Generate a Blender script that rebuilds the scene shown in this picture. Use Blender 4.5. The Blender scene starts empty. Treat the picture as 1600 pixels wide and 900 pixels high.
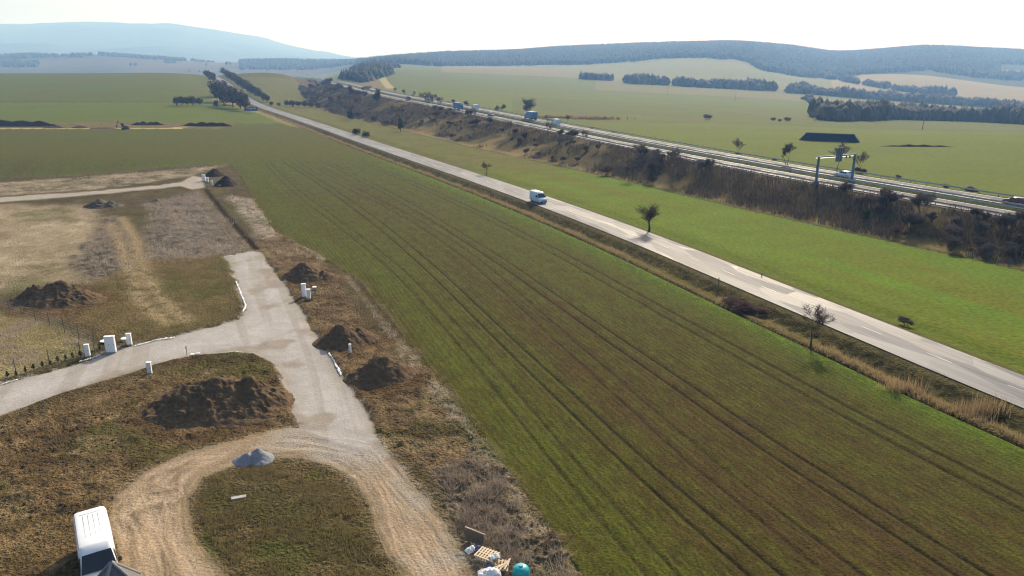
import bpy, bmesh, math, random
import numpy as np
R = math.radians
scn = bpy.context.scene
COL = scn.collection
# ------------------------------------------------------------------ camera, sky, sun, exposure
H = 30.0; F = 1142.0; PITCH = R(16.8)
CP, SP = math.cos(PITCH), math.sin(PITCH)
cam = bpy.data.cameras.new('camera'); camo = bpy.data.objects.new('camera', cam); COL.objects.link(camo)
camo.location = (0, 0, H); camo.rotation_euler = (R(90) - PITCH, 0, 0)
cam.sensor_width = 36; cam.lens = F / 1600 * 36; cam.clip_start = 0.5; cam.clip_end = 30000
scn.camera = camo
SUN_EL, SUN_AZ = R(31), R(19)
w = bpy.data.worlds.new('World'); scn.world = w; w.use_nodes = True
nt = w.node_tree; nt.nodes.clear()
sky = nt.nodes.new('ShaderNodeTexSky'); sky.sky_type = 'NISHITA'; sky.sun_disc = False
sky.sun_elevation = SUN_EL; sky.sun_rotation = SUN_AZ; sky.altitude = 200
sky.air_density = 1.0; sky.dust_density = 5.0; sky.ozone_density = 1.0
bg = nt.nodes.new('ShaderNodeBackground'); bg.inputs[1].default_value = 0.12
wo = nt.nodes.new('ShaderNodeOutputWorld')
nt.links.new(sky.outputs[0], bg.inputs[0]); nt.links.new(bg.outputs[0], wo.inputs[0])
sun = bpy.data.lights.new('sun', 'SUN'); suno = bpy.data.objects.new('sun', sun); COL.objects.link(suno)
sun.energy = 4.6; sun.angle = R(0.5); sun.color = (1.0, 0.92, 0.80)
suno.rotation_euler = (R(90) - SUN_EL, 0, math.pi - SUN_AZ)
scn.view_settings.view_transform = 'Standard'; scn.view_settings.look = 'None'
scn.view_settings.exposure = 0.48; scn.view_settings.gamma = 1; scn.view_settings.use_curve_mapping = False
scn.render.engine = 'CYCLES'
scn.cycles.use_denoising = True; scn.cycles.filter_width = 1.15
scn.cycles.volume_bounces = 2; scn.cycles.max_bounces = 5; scn.cycles.diffuse_bounces = 2
scn.cycles.glossy_bounces = 2; scn.cycles.transparent_max_bounces = 8
HAZE_DENSITY = 0.00020

rnd = random.Random(7); rng = np.random.default_rng(11)
# ------------------------------------------------------------------ noise
def _hash(ix, iy, seed):
    h = (ix.astype(np.int64) * 374761393 + iy.astype(np.int64) * 668265263 + seed * 1442695041) & 0xFFFFFFFF
    h = ((h ^ (h >> 13)) * 1274126177) & 0xFFFFFFFF
    h = h ^ (h >> 16)
    return (h & 0xFFFFFF).astype(np.float64) / 0xFFFFFF
def vnoise(x, y, seed=0):
    ix = np.floor(x); iy = np.floor(y); fx = x - ix; fy = y - iy
    fx = fx * fx * (3 - 2 * fx); fy = fy * fy * (3 - 2 * fy)
    a = _hash(ix, iy, seed); b = _hash(ix + 1, iy, seed); c = _hash(ix, iy + 1, seed); d = _hash(ix + 1, iy + 1, seed)
    return (a + (b - a) * fx) * (1 - fy) + (c + (d - c) * fx) * fy
def fbm(x, y, sc, octv=4, seed=0, rough=0.5):          # sc = size in metres of the largest lumps; result 0..1
    t = 0; a = 1; s = 0; f = 1.0 / sc
    for o in range(octv):
        t = t + a * vnoise(x * f + 17.3 * o, y * f - 9.1 * o, seed + o); s += a; a *= rough; f *= 2.03
    return t / s
def sstep(a, b, x):
    t = np.clip((x - a) / (b - a), 0, 1); return t * t * (3 - 2 * t)
# ------------------------------------------------------------------ plan geometry measured on the photograph
def flat(px, py, z=0.0):
    u = (px - 800) / F; v = (450 - py) / F
    dy = CP + v * SP; dz = -SP + v * CP; k = (z - H) / dz
    return (u * k, dy * k)
def polydist(x, y, pts):                                # signed distance (+ left of the travel direction), arc length, height
    best = np.full(x.shape, 1e9); sd = np.zeros(x.shape); al = np.zeros(x.shape); zz = np.zeros(x.shape)
    acc = 0.0
    for a, b in zip(pts[:-1], pts[1:]):
        dx, dy = b[0] - a[0], b[1] - a[1]; L = math.hypot(dx, dy)
        t = np.clip(((x - a[0]) * dx + (y - a[1]) * dy) / (L * L), 0, 1)
        ex = x - a[0] - t * dx; ey = y - a[1] - t * dy
        d = np.sqrt(ex * ex + ey * ey); m = d < best
        s = np.sign(dx * ey - dy * ex)
        best = np.where(m, d, best); sd = np.where(m, d * s, sd); al = np.where(m, acc + t * L, al)
        if len(a) > 2: zz = np.where(m, a[2] + t * (b[2] - a[2]), zz)
        acc += L
    return sd, al, zz
def smooth_line(pts, n=2):
    for _ in range(n):
        q = [pts[0]]
        for a, b in zip(pts[:-1], pts[1:]):
            q.append(tuple(.75 * i + .25 * j for i, j in zip(a, b))); q.append(tuple(.25 * i + .75 * j for i, j in zip(a, b)))
        q.append(pts[-1]); pts = q
    return pts
def sdf(x, y, poly):                                    # > 0 inside
    n = len(poly); best = np.full(x.shape, 1e9); inside = np.zeros(x.shape, bool)
    for i in range(n):
        a = poly[i]; b = poly[(i + 1) % n]; dx, dy = b[0] - a[0], b[1] - a[1]
        t = np.clip(((x - a[0]) * dx + (y - a[1]) * dy) / (dx * dx + dy * dy + 1e-9), 0, 1)
        d = (x - a[0] - t * dx) ** 2 + (y - a[1] - t * dy) ** 2
        best = np.minimum(best, d)
        c = ((a[1] > y) != (b[1] > y)) & (x < (b[0] - a[0]) * (y - a[1]) / (b[1] - a[1] + 1e-12) + a[0])
        inside ^= c
    return np.where(inside, 1, -1) * np.sqrt(best)
# base relief: forward distances x picture columns; numbers < 1000 are the height in the picture, 1000+z a plain height
TY = [300, 400, 600, 800, 1000, 1300, 1700, 2300, 3000, 3600, 4500, 7500, 10000, 12500, 13800]
TX = [-400, 0, 150, 270, 335, 420, 500, 560, 600, 700, 850, 1000, 1150, 1250, 1290, 1340, 1400, 1440, 1600, 2000]
TB = {
 -400: [1000, 1000, 150, 122, 111, 1008, 990, 980, 100, 86, 1000, 62, 36, 1100, 1100],
 0:   [1000, 1000, 150, 123, 113.5, 1008, 990, 980, 103, 84, 1000, 64, 33, 1100, 1100],
 150: [1000, 1000, 150, 123, 112.5, 1008, 990, 980, 103, 79, 1000, 62, 25, 1100, 1100],
 270: [1000, 1000, 150, 123, 111.5, 1008, 990, 980, 106, 90, 1000, 66, 33, 1100, 1100],
 335: [1000, 1000, 154, 132, 117, 1008, 990, 980, 106, 96, 1000, 78, 43, 1100, 1100],
 420: [1000, 1000, 160, 130, 109, 1010, 995, 985, 106, 92, 1000, 90, 57, 1100, 1100],
 500: [1000, 1000, 164, 140, 124, 1010, 1000, 990, 108, 94, 1000, 98, 77, 1100, 1100],
 560: [1000, 1000, 166, 144, 127, 112, 105, 1028, 98, 95, 1000, 100, 93, 1060, 1060],
 600: [1000, 1000, 166, 145, 128, 112, 104, 96, 93, 1040, 1000, 1000, 99, 1000, 1000],
 700: [1000, 1000, 166, 145, 131, 118, 109, 103, 84, 1040, 1000, 1000, 1000, 1000, 1000],
 850: [1000, 1000, 168, 150, 138, 126, 113, 104, 84, 76, 1040, 1000, 1000, 1000, 1000],
 1000: [1000, 1000, 171, 158, 147, 134, 120, 96, 78, 70, 1040, 1000, 1000, 1000, 1000],
 1150: [1000, 199, 175, 164, 154, 141, 122, 92, 74, 65, 1040, 1000, 1000, 1000, 1000],
 1250: [1000, 201, 182, 170, 160, 148, 130, 115, 86, 74, 1040, 1000, 1000, 1000, 1000],
 1290: [1000, 202, 184, 173, 163, 151, 134, 118, 94, 84, 1040, 1000, 1000, 1000, 1000],
 1340: [1000, 204, 187, 177, 167, 156, 138, 115, 92, 81, 1040, 1000, 1000, 1000, 1000],
 1400: [1000, 206, 190, 181, 171, 160, 142, 112, 88, 75, 1040, 1000, 1000, 1000, 1000],
 1440: [1000, 207, 192, 183, 173, 162, 144, 111, 86, 71, 1040, 1000, 1000, 1000, 1000],
 1600: [1000, 209, 197, 189, 181, 170, 152, 128, 96, 78, 1040, 1000, 1000, 1000, 1000],
 2000: [1000, 209, 198, 190, 182, 172, 156, 132, 98, 78, 1040, 1000, 1000, 1000, 1000]}
def _tab():
    T = np.zeros((len(TY), len(TX)))
    for j, c in enumerate(TX):
        for i, Y in enumerate(TY):
            v = TB[c][i]
            if v >= 900: T[i, j] = v - 1000
            else:
                s = (450 - v) / F; T[i, j] = H + Y * (s * CP - SP) / (CP + s * SP)
    gx = np.arange(-400, 2001, 10.0); gy = np.linspace(math.log(300), math.log(13800), 260)
    A = np.stack([np.interp(gx, TX, T[i]) for i in range(len(TY))])
    ly = np.log(np.array(TY, float)); B = np.stack([np.interp(gy, ly, A[:, j]) for j in range(len(gx))], 1)
    def blur(M, ax, s):
        k = np.exp(-0.5 * (np.arange(-3 * s, 3 * s + 1) / s) ** 2); k /= k.sum()
        P = np.pad(M, [(3 * s, 3 * s) if a == ax else (0, 0) for a in (0, 1)], mode='edge')
        return np.apply_along_axis(lambda r: np.convolve(r, k, 'valid'), ax, P)
    return gx, gy, blur(blur(B, 0, 3), 1, 2)
GX, GY, GT = _tab()
def base(x, y):
    r = np.sqrt(x * x + y * y) + 1e-6
    Y = np.clip(np.maximum(y, 0.5 * r), 300, 13800)
    px = np.clip(800 + F * x / (np.maximum(y, 0.3 * r) * CP + 26 * SP), -400, 2000)
    fi = (np.log(Y) - GY[0]) / (GY[1] - GY[0]); fj = (px - GX[0]) / 10.0
    i = np.clip(fi.astype(int), 0, len(GY) - 2); j = np.clip(fj.astype(int), 0, len(GX) - 2)
    a = fi - i; b = fj - j
    z = (GT[i, j] * (1 - b) + GT[i, j + 1] * b) * (1 - a) + (GT[i + 1, j] * (1 - b) + GT[i + 1, j + 1] * b) * a
    z = z * sstep(300, 430, np.maximum(y, .6 * r))
    rel = sstep(2200, 4200, r)
    return z + rel * (fbm(x, y, 900, 4, 5) - .5) * 130 * sstep(3800, 6000, r) + sstep(900, 2000, r) * (fbm(x, y, 350, 3, 8) - .5) * 7
ROADP = [(336, 119), (350, 128), (375, 148), (400, 164), (480, 190), (600, 232), (800, 298), (1000, 372), (1200, 455), (1400, 536), (1600, 618)]
def march(px, py, zf, far=11000, near=26):
    u = (px - 800) / F; v = (450 - py) / F; dy = CP + v * SP; dz = -SP + v * CP
    t = np.geomspace(near, far, 2600)
    x = u * t; y = dy * t; z = H + dz * t; g = zf(x, y)
    m = np.nonzero(z < g)[0]
    if len(m) == 0: return None
    i = m[0]
    if i == 0: return (x[0], y[0], float(g[0]))
    a = (z[i - 1] - g[i - 1]); b = (g[i] - z[i]); f = a / (a + b + 1e-9)
    return (float(x[i - 1] + (x[i] - x[i - 1]) * f), float(y[i - 1] + (y[i] - y[i - 1]) * f), float(g[i - 1] + (g[i] - g[i - 1]) * f))
_rw = []
for p in ROADP[::-1]:
    q = march(p[0], p[1], base)
    if q: _rw.append((q[0], q[1]))
_rw = [(112, -60), (84, -8), (62.5, 34)] + _rw + [(_rw[-1][0] - 120, _rw[-1][1] + 260)]
ROAD = smooth_line(_rw, 3)
_rx = np.array([p[0] for p in ROAD]); _ry = np.array([p[1] for p in ROAD])
_rz = base(_rx, _ry)
for _ in range(6): _rz = np.convolve(np.pad(_rz, 2, mode='edge'), np.ones(5) / 5, 'valid')
ROAD = [(a, b, float(c)) for a, b, c in zip(_rx, _ry, _rz)]
# motorway: near carriageway centre (picture point + height), shifted to the middle of the central reserve
HWP = [(1900, 391, 3.8), (1600, 338.5, 4.0), (1500, 321, 4.2), (1200, 269, 4.6), (950, 220.5, 5.2), (800, 189.5, 6.6), (700, 168.5, 8.2), (600, 150.5, 10.8), (545, 136.5, 12.8), (510, 127, 14.0)]
_h = [flat(a, b, z) + (z,) for a, b, z in HWP]
_h = [(190, -40, 3.8), (150, 40, 3.8)] + _h + [(_h[-1][0] - 150, _h[-1][1] + 330, 15.0), (_h[-1][0] - 420, _h[-1][1] + 900, 12.0)]
_h2 = []
for i, p in enumerate(_h):
    a = _h[max(0, i - 1)]; b = _h[min(len(_h) - 1, i + 1)]; dx, dy = b[0] - a[0], b[1] - a[1]; L = math.hypot(dx, dy)
    _h2.append((p[0] + dy / L * 6.4, p[1] - dx / L * 6.4, p[2]))
HW = smooth_line(_h2, 3)
def toe_w(y): return 11.5 + np.interp(y, [100, 200, 300, 450, 650, 900], [17, 19, 29, 35, 38, 30])
def ground_z(x, y):
    x = np.asarray(x, float); y = np.asarray(y, float)
    z = base(x, y)
    m = (y < 2500) & (y > -80)
    xs, ys, zs = x[m], y[m], z[m]
    if xs.size:
        d, al, hz = polydist(xs, ys, HW)
        ad = np.abs(d); toe = np.where(d > 0, toe_w(ys), 11.5 + 11.0)
        k = 1 - sstep(0, 1, (ad - 11.5) / (toe - 11.5))
        k = k * (1 - sstep(1500, 2300, ys))
        zs = zs * (1 - k) + (hz - 0.08) * k
        zs = zs - 0.5 * np.exp(-(ad / 1.4) ** 2) * (k > .99)
        d, al, rz = polydist(xs, ys, ROAD)
        ad = np.abs(d); k = 1 - sstep(4.2, 16, ad); k = k * (1 - sstep(1150, 1350, ys))
        zs = zs * (1 - k) + (rz + 0.25) * k
        ditch = -0.7 * np.exp(-((d - 7.2) / 1.7) ** 2) - 0.35 * np.exp(-((d - 10.2) / .35) ** 2) - 0.3 * np.exp(-((d + 6.5) / 1.8) ** 2)
        zs = zs + ditch * (1 - sstep(450, 700, ys)) - 0.12 * (ad < 3.6)
        z = z.copy(); z[m] = zs
    return z
def at(px, py, dz=0.0):
    q = march(px, py, ground_z)
    return (q[0], q[1], q[2] + dz)
def gz(x, y): return float(ground_z(np.array([x]), np.array([y]))[0])
def P(pts): return [flat(a, b) for a, b in pts]
# ------------------------------------------------------------------ regions (outlines in metres, unprojected)
GRAVEL = P([(350, 400), (388, 392), (408, 392), (418, 410), (440, 438), (465, 476), (490, 517), (520, 568), (555, 618), (583, 662), (590, 700), (545, 712), (500, 690), (470, 672), (458, 645), (450, 610), (440, 585), (425, 566), (400, 553), (370, 550), (300, 556), (250, 567), (210, 581), (100, 613), (0, 650), (-120, 690), (-260, 740), (-260, 680), (-80, 622), (0, 602), (60, 585), (140, 562), (210, 538), (280, 523), (330, 510), (370, 500), (384, 485), (375, 460), (365, 430)])
TRACK = P([(590, 690), (640, 750), (690, 810), (725, 870), (745, 915), (790, 1000), (860, 1150), (700, 1150), (660, 1000), (628, 905), (605, 870), (578, 800), (552, 752), (520, 728), (470, 716), (420, 716), (375, 724), (315, 745), (294, 780), (300, 820), (330, 870), (360, 915), (410, 1000), (190, 1010), (196, 905), (188, 860), (165, 815), (175, 780), (225, 738), (290, 705), (370, 685), (430, 670), (470, 668)])
SITE = P([(-700, 300), (-200, 287), (0, 278), (150, 271), (250, 261), (360, 255), (378, 278), (400, 318), (430, 362), (500, 398), (560, 437), (600, 488), (640, 535), (700, 605), (760, 685), (810, 755), (860, 825), (915, 905), (1000, 1040), (1200, 1500), (-900, 1500)])
FARGRAV = P([(-200, 328), (0, 308), (150, 298), (250, 289), (283, 284), (300, 274), (316, 277), (320, 292), (300, 296), (283, 291), (250, 294), (150, 304), (0, 316), (-200, 338)])
TRENCH = [flat(a, b) for a, b in [(320, 295), (345, 327), (372, 358), (400, 388)]]
Z = {k: P(v) for k, v in dict(
 pale=[(-150, 330), (0, 318), (150, 325), (185, 345), (150, 405), (165, 440), (90, 440), (-150, 500)],
 strip=[(-150, 300), (0, 285), (150, 275), (355, 258), (300, 275), (150, 296), (0, 306)],
 brush1=[(140, 345), (185, 335), (200, 380), (208, 430), (150, 432), (135, 400)],
 brush2=[(225, 320), (310, 298), (360, 345), (392, 388), (345, 398), (300, 410), (230, 412)],
 pale2=[(355, 305), (395, 312), (440, 372), (500, 405), (470, 420), (420, 385)],
 green=[(150, 445), (230, 412), (345, 402), (362, 430), (380, 480), (335, 505), (260, 520), (195, 535), (140, 495)],
 yard=[(-60, 500), (0, 488), (60, 503), (110, 525), (150, 542), (60, 578), (0, 594), (-80, 605)],
 soilA=[(395, 378), (440, 370), (520, 425), (560, 475), (600, 540), (650, 590), (740, 685), (745, 730), (700, 745), (650, 725), (590, 690), (540, 600), (480, 500), (425, 415)],
 soilB=[(-200, 720), (0, 655), (120, 615), (230, 582), (300, 558), (400, 554), (445, 590), (468, 665), (400, 682), (290, 705), (200, 745), (165, 790), (0, 830), (-200, 850)],
 ochre=[(-100, 850), (60, 810), (165, 770), (235, 735), (200, 905), (260, 1000), (-200, 1100)],
 straw=[(540, 432), (575, 470), (640, 545), (700, 620), (755, 690), (805, 765), (905, 905), (870, 905), (800, 790), (740, 700), (660, 600), (600, 520)],
 weeds=[(690, 735), (740, 720), (790, 760), (900, 905), (980, 1040), (800, 1040), (720, 850)],
 island=[(296, 790), (320, 748), (390, 728), (470, 722), (525, 733), (560, 765), (600, 860), (625, 920), (360, 915), (320, 850)]).items()}
TRAMS = [18.5, 29.3, 41.0]
# ------------------------------------------------------------------ the ground sheet
th = np.concatenate([np.linspace(-180, -52, 22)[:-1], np.linspace(-52, 52, 1180), np.linspace(52, 180, 22)[1:]]) * math.pi / 180
rows = list(np.linspace(2, 29, 14)); r = 30.0
while r < 14000:
    rows.append(r); r += min(1.1 * r * r / (H * 731.0), r * 0.0070)
rows = np.array(rows); NR, NC = len(rows), len(th)
RR, TT = np.meshgrid(rows, th, indexing='ij')
X = (RR * np.sin(TT)).ravel(); Y = (RR * np.cos(TT)).ravel(); RD = RR.ravel()
ZG = ground_z(X, Y)
# picture row of each ground point: only used to look up which field of the photograph a far point belongs to
_zc = Y * CP - (ZG - H) * SP; _ok = _zc > 1
PX = np.where(_ok, 800 + F * X / np.maximum(_zc, 1), -9e3); PY = np.where(_ok, 450 - F * ((ZG - H) * CP + Y * SP) / np.maximum(_zc, 1), 9e3)
RS, RA, _ = polydist(X, Y, ROAD)
HS, HA, _ = polydist(X, Y, HW)
n1 = fbm(X, Y, 14, 4, 1); n2 = fbm(X, Y, 3.0, 4, 2, .6); n3 = fbm(X, Y, .7, 3, 3, .6); n4 = fbm(X, Y, 60, 4, 4); n5 = fbm(X, Y, 260, 4, 41)
C = np.zeros((len(X), 3))
def mix(col, k):
    global C
    C += (np.array(col) - C) * k[:, None] if np.ndim(col) == 1 else (col - C) * k[:, None]
def two(a, b, t): return np.array(a)[None, :] * (1 - t[:, None]) + np.array(b)[None, :] * t[:, None]
def inside(sd, soft=.6, rag=1.6): return sstep(-soft, soft, sd + rag * (n2 - .5) * 2 + rag * .5 * (n3 - .5) * 2)
near = (RD < 420)
LEFTRD = RS > 0
# crop fields
fs = RS + 1.2 * (n4 - .5)
streak = fbm(fs * 3.0, RA * .035, 3.5, 4, 21, .7)            # bands running with the drill rows
streak2 = fbm(fs, RA * .05, 10, 3, 23)
fine = fbm(RS * 5.0, RA * 1.3, 2.0, 4, 27, .75)
g1 = np.clip(.20 + 1.3 * (fine - .5) + .35 * (n2 - .5) + 1.1 * (streak - .5) + .7 * (streak2 - .5) + .5 * (n4 - .5) + .62 * sstep(60, 230, RD) + .22 * np.exp(-((RS - 46) / 5.0) ** 2), 0, 1)
crop = two((.070, .048, .027), (.078, .090, .012), g1)
C[:] = crop
edge = np.exp(-np.maximum(RS - 11.2, 0) / 2.8) * (RS > 9)
mix((.088, .140, .012), np.clip(edge * 1.1, 0, 1) * (.75 + .4 * n2).clip(0, 1))
SD_SITE = sdf(X, Y, SITE)
edge2 = np.exp(-np.abs(-SD_SITE - 3.5) / 3.0) * (SD_SITE < 0) * (RS > 12) * (RD < 300)
mix((.085, .112, .018), np.clip(edge2 * .5, 0, 1) * (.4 + n1).clip(0, 1))
TR = np.zeros(len(X))
for t in TRAMS:
    for o in (-.95, .95):
        ww = .11 + .12 * n2
        TR = np.maximum(TR, np.exp(-((RS - (t + .5 * (n4 - .5)) - o) / ww) ** 2 / 1.0))
for t, o, s0 in ((47.5, .9, 0), (35, 1.0, 5)):
    wob = 1.8 * np.sin(RA / 37 + s0)
    for q in (-o, o): TR = np.maximum(TR, .6 * np.exp(-((RS - t - wob - q) / .2) ** 2))
TR *= (RS > 13) & (SD_SITE < -1) & (PX > 405) & near
TR *= sstep(262, 245, Y)
mix((.035, .025, .012), np.clip(TR * .9, 0, 1))
C *= (1 + .9 * (fbm(RS * 6.0, RA * 2.4, 1.6, 3, 28, .75) - .5) * (RD < 300))[:, None]
# far-left fields
L = LEFTRD & (Y > 200)
k = (L & (PY < 262) & (PX < 1000)).astype(float) * sstep(265, 235, PY)
mix(two((.096, .082, .018), (.086, .100, .014), np.clip(.5 + 1.2 * (n4 - .5), 0, 1)), k)
k = (L & (Y > 412) & (PY < 196)).astype(float)
mix(two((.100, .135, .018), (.120, .140, .026), n1), k)
k = (L & (Y > 545)).astype(float) * (Y < 1300)
mix(two((.108, .110, .030), (.098, .125, .024), np.clip(n4 * 1.6 - .3, 0, 1)), k)
k = (L & (np.abs(Y - 545) < 2.5)).astype(float); mix((.06, .06, .03), k)
bare = L & (Y > 381) & (Y < 414 + 6 * (n1 - .5)) & (X < -150)
mix(two((.19, .14, .085), (.12, .085, .05), np.clip(n2 * 1.6 - .3, 0, 1)), bare.astype(float))
k = (L & (np.abs(Y - 381 - 2 * (n4 - .5)) < 2.2) & (X < -168)).astype(float); mix((.42, .37, .29), k)
k = ((np.abs(polydist(X, Y, [(-176, 381), (-171, 392), (-162, 402), (-160, 412)])[0]) < 2.4)).astype(float); mix((.40, .34, .26), k)
straw_tri = sdf(X, Y, P([(330, 168), (375, 165), (432, 182), (470, 200), (455, 198), (400, 180)])); mix((.26, .21, .13), inside(straw_tri, 1.5, 2) * .9)
# right of the minor road: verge and meadow
Rr = (~LEFTRD) & (HS > 0)
mead = two((.112, .182, .006), (.130, .142, .012), np.clip(2.2 * fbm(RS, RA * .07, 5, 4, 43, .6) - .7 + .4 * (n2 - .5), 0, 1))
mix(mead, Rr.astype(float))
dull = two((.15, .135, .055), (.10, .115, .038), np.clip(n2 * 1.6 - .3, 0, 1))
k = Rr * sstep(190, 250, Y + 14 * (n1 - .5)) ; mix(dull, k.astype(float))
mix(two((.10, .11, .035), (.075, .085, .03), n2), Rr * np.exp(-np.maximum(-RS - 4.5, 0) / 2.8) * .9)
k = Rr * (np.abs(RS + 4.6) < .35 + .5 * n3 - .15); mix((.10, .075, .045), k * .6)
# left verge of the minor road
V = LEFTRD & (RS < 10.4) & (Y < 1300)
mix(two((.13, .125, .048), (.21, .175, .10), np.clip(n2 * 1.8 - .4, 0, 1)), V.astype(float))
k = V * sstep(8.4, 9.0, RS + 1.2 * (n2 - .5)); mix(two((.26, .20, .125), (.12, .09, .05), np.clip(n3 * 1.7 - .3, 0, 1)), k)
k = V * sstep(7.6, 6.7, RS + .8 * (n2 - .5)); mix(two((.035, .034, .018), (.115, .095, .055), np.clip(n3 * 2.4 - .8, 0, 1)), k * .92)
k = V * (RS < 4.9); mix((.15, .13, .085), k * .7)
mix((.035, .026, .014), (np.abs(RS - 10.25 - .3 * (n2 - .5)) < .32) * (Y < 330) * .9)
# embankment of the motorway
TW = toe_w(Y)
emb = sstep(1.0, -1.0, HS - TW + 2.5 * (n2 - .5)) * (HS > 0) * (Y < 1500)
mix(two((.14, .105, .062), (.055, .045, .026), np.clip(n2 * 1.7 - .35, 0, 1)), emb)
k = emb * np.exp(-((HS - TW + 1.9) / 1.6) ** 2); mix(two((.27, .21, .14), (.12, .09, .05), np.clip(n3 * 1.6 - .3, 0, 1)), k)
mix((.05, .04, .022), (np.abs(HS - TW - .5 - .8 * (n2 - .5)) < .5) * (Y < 420) * .85)
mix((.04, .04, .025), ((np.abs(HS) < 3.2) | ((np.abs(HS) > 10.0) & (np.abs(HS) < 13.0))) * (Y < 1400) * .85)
sandy = emb * (HS > 23) * (Y > 250) * (Y < 400) * sstep(.45, .58, n1); mix((.26, .19, .125), sandy * .8)
# beyond the motorway
B = (HS < 0)
gr = two((.098, .130, .018), (.120, .145, .030), np.clip(n5 * 1.8 - .4, 0, 1))
mix(gr, B.astype(float))
lowband = B & (PY > 205) & (Y < 420); mix(two((.11, .150, .016), (.125, .150, .026), n4), lowband * .9)
mix(two((.075, .10, .028), (.12, .13, .05), np.clip(n4 * 2 - .5, 0, 1)), B * sstep(-16, -13.5, HS))
mix(two((.12, .125, .05), (.085, .12, .032), np.clip(n4 * 1.8 - .4, 0, 1)), B * (Y > 430) * (Y < 760) * (PX > 800) * .85)
far = B & (Y > 900)
mix((.115, .135, .048), far * .7)
lilac = far & (Y > 1450) & (PX > 690) & (PX < 960); mix((.20, .17, .13), lilac * (.85))
lil2 = far & (Y > 1050) & (Y < 1420) & (PX > 930); mix((.17, .16, .11), lil2 * .8)
hillf = far & (Y > 1420) & (PX > 880) & (PX < 1330); mix(two((.20, .19, .12), (.15, .16, .085), n5), hillf * 1.0)
clay = far & (Y > 1380) & (PX > 1300); mix(two((.30, .225, .165), (.25, .20, .14), n5), clay * 1.0)
mix((.035, .045, .022), (RD > 2450) * ((PX > 560) | (PX < -200)) * 1.0)
hb = (RD > 2600) & (PX <= 560) & (RD < 4600); mix(two((.12, .085, .06), (.05, .05, .03), np.clip(n5 * 2.4 - .7, 0, 1)), hb * 1.0)
mix(two((.03, .04, .025), (.07, .065, .04), np.clip(n5 * 2.4 - .7, 0, 1)), (RD > 4600) * 1.0)
clay2 = sdf(X, Y, [(1500, 2330), (1900, 2300), (1950, 2620), (1560, 2560)]); mix((.27, .20, .15), (clay2 > 0) * 1.0)
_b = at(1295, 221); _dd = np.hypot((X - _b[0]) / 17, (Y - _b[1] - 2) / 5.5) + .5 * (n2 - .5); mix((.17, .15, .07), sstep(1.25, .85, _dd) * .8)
trk = [at(610, 138)[:2], at(601, 128)[:2], at(595, 118)[:2], at(590, 110)[:2]]
td, _, _ = polydist(X, Y, trk); mix((.36, .30, .22), (np.abs(td) < 5) * (Y > 500) * (Y < 1600) * 1.0)
mix((.19, .14, .10), ((td > 5) & (td < 45) & (Y > 800) & (Y < 1600) & B) * .8)
# the building plots
S = inside(SD_SITE, .5, 1.2)
mix(two((.185, .145, .082), (.085, .068, .038), np.clip(n2 * 1.6 - .3, 0, 1)), S)
def zone(name, a, b, t, soft=1.5, rag=3.0, amt=1.0):
    sd = sdf(X[NI], Y[NI], Z[name]); k = np.zeros(len(X)); k[NI] = sstep(-soft, soft, sd + rag * (n1[NI] - .5) * 2 + rag * .6 * (n2[NI] - .5) * 2)
    k *= (SD_SITE > 0); mix(two(a, b, t), k * amt); return k
NI = np.nonzero(RD < 400)[0]
c2 = np.clip(n2 * 2.0 - .5, 0, 1); c3 = np.clip(n3 * 2.2 - .6, 0, 1); c1 = np.clip(n1 * 2.2 - .6, 0, 1)
ZB = np.zeros(len(X))
zone('pale', (.64, .54, .42), (.25, .20, .125), np.clip(.55 * c2 + .45 * c1, 0, 1), 3, 6)
zone('strip', (.52, .44, .34), (.12, .105, .055), c2, 1.5, 2)
ZB += zone('brush1', (.34, .29, .26), (.06, .05, .042), c3, 2, 4)
ZB += zone('brush2', (.38, .33, .30), (.075, .06, .048), np.clip(.6 * c3 + .4 * c2, 0, 1), 2, 4)
zone('pale2', (.60, .53, .46), (.18, .15, .11), c3, 1.5, 2)
zone('green', (.13, .125, .042), (.23, .165, .09), np.clip(.6 * c2 + .5 * c1, 0, 1), 1.5, 4)
zone('yard', (.46, .38, .22), (.22, .19, .09), np.clip(.5 * c2 + .5 * c1, 0, 1), 1, 1.5)
ka = zone('soilA', (.33, .235, .15), (.10, .07, .042), np.clip(.5 * c2 + .5 * c3, 0, 1), 1, 1.6)
kb = zone('soilB', (.33, .225, .13), (.10, .073, .038), np.clip(.55 * c2 + .45 * c3, 0, 1), 1.5, 2)
ko = zone('ochre', (.30, .215, .12), (.14, .10, .052), c2, 2, 2.5)
ks = zone('straw', (.54, .45, .35), (.17, .145, .09), c3, .8, 1.2)
kw = zone('weeds', (.40, .33, .25), (.09, .07, .05), np.clip(.6 * c3 + .4 * c2, 0, 1), 1, 2)
ki = zone('island', (.20, .15, .085), (.090, .082, .032), np.clip(.5 * c2 + .5 * c1, 0, 1), .5, .6)
gp = sstep(.60, .70, fbm(X, Y, 5, 3, 61)) * (ki > .5); mix((.088, .118, .02), gp * .5)
gp = sstep(.60, .72, fbm(X, Y, 7, 4, 62)) * S * (1 - ZB.clip(0, 1)) * near; mix((.095, .12, .03), gp * .45)
for hx, hy, hr in ((343, 636, 7.4), (545, 536, 4.6), (598, 594, 5.0), (484, 436, 5.4), (97, 472, 7.0)):
    q = flat(hx, hy); dd = np.hypot(X - q[0], (Y - q[1]) * 1.25) + 2.2 * (n2 - .5); mix(two((.25, .165, .092), (.10, .066, .036), c3), sstep(hr + 1.6, hr - .6, dd) * S * .95)
dk_ = np.clip(kb + ka, 0, 1) * sstep(.50, .68, fbm(X * .5, Y * 1.5, 3.2, 4, 64)); mix((.085, .058, .032), dk_ * .6)
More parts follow.
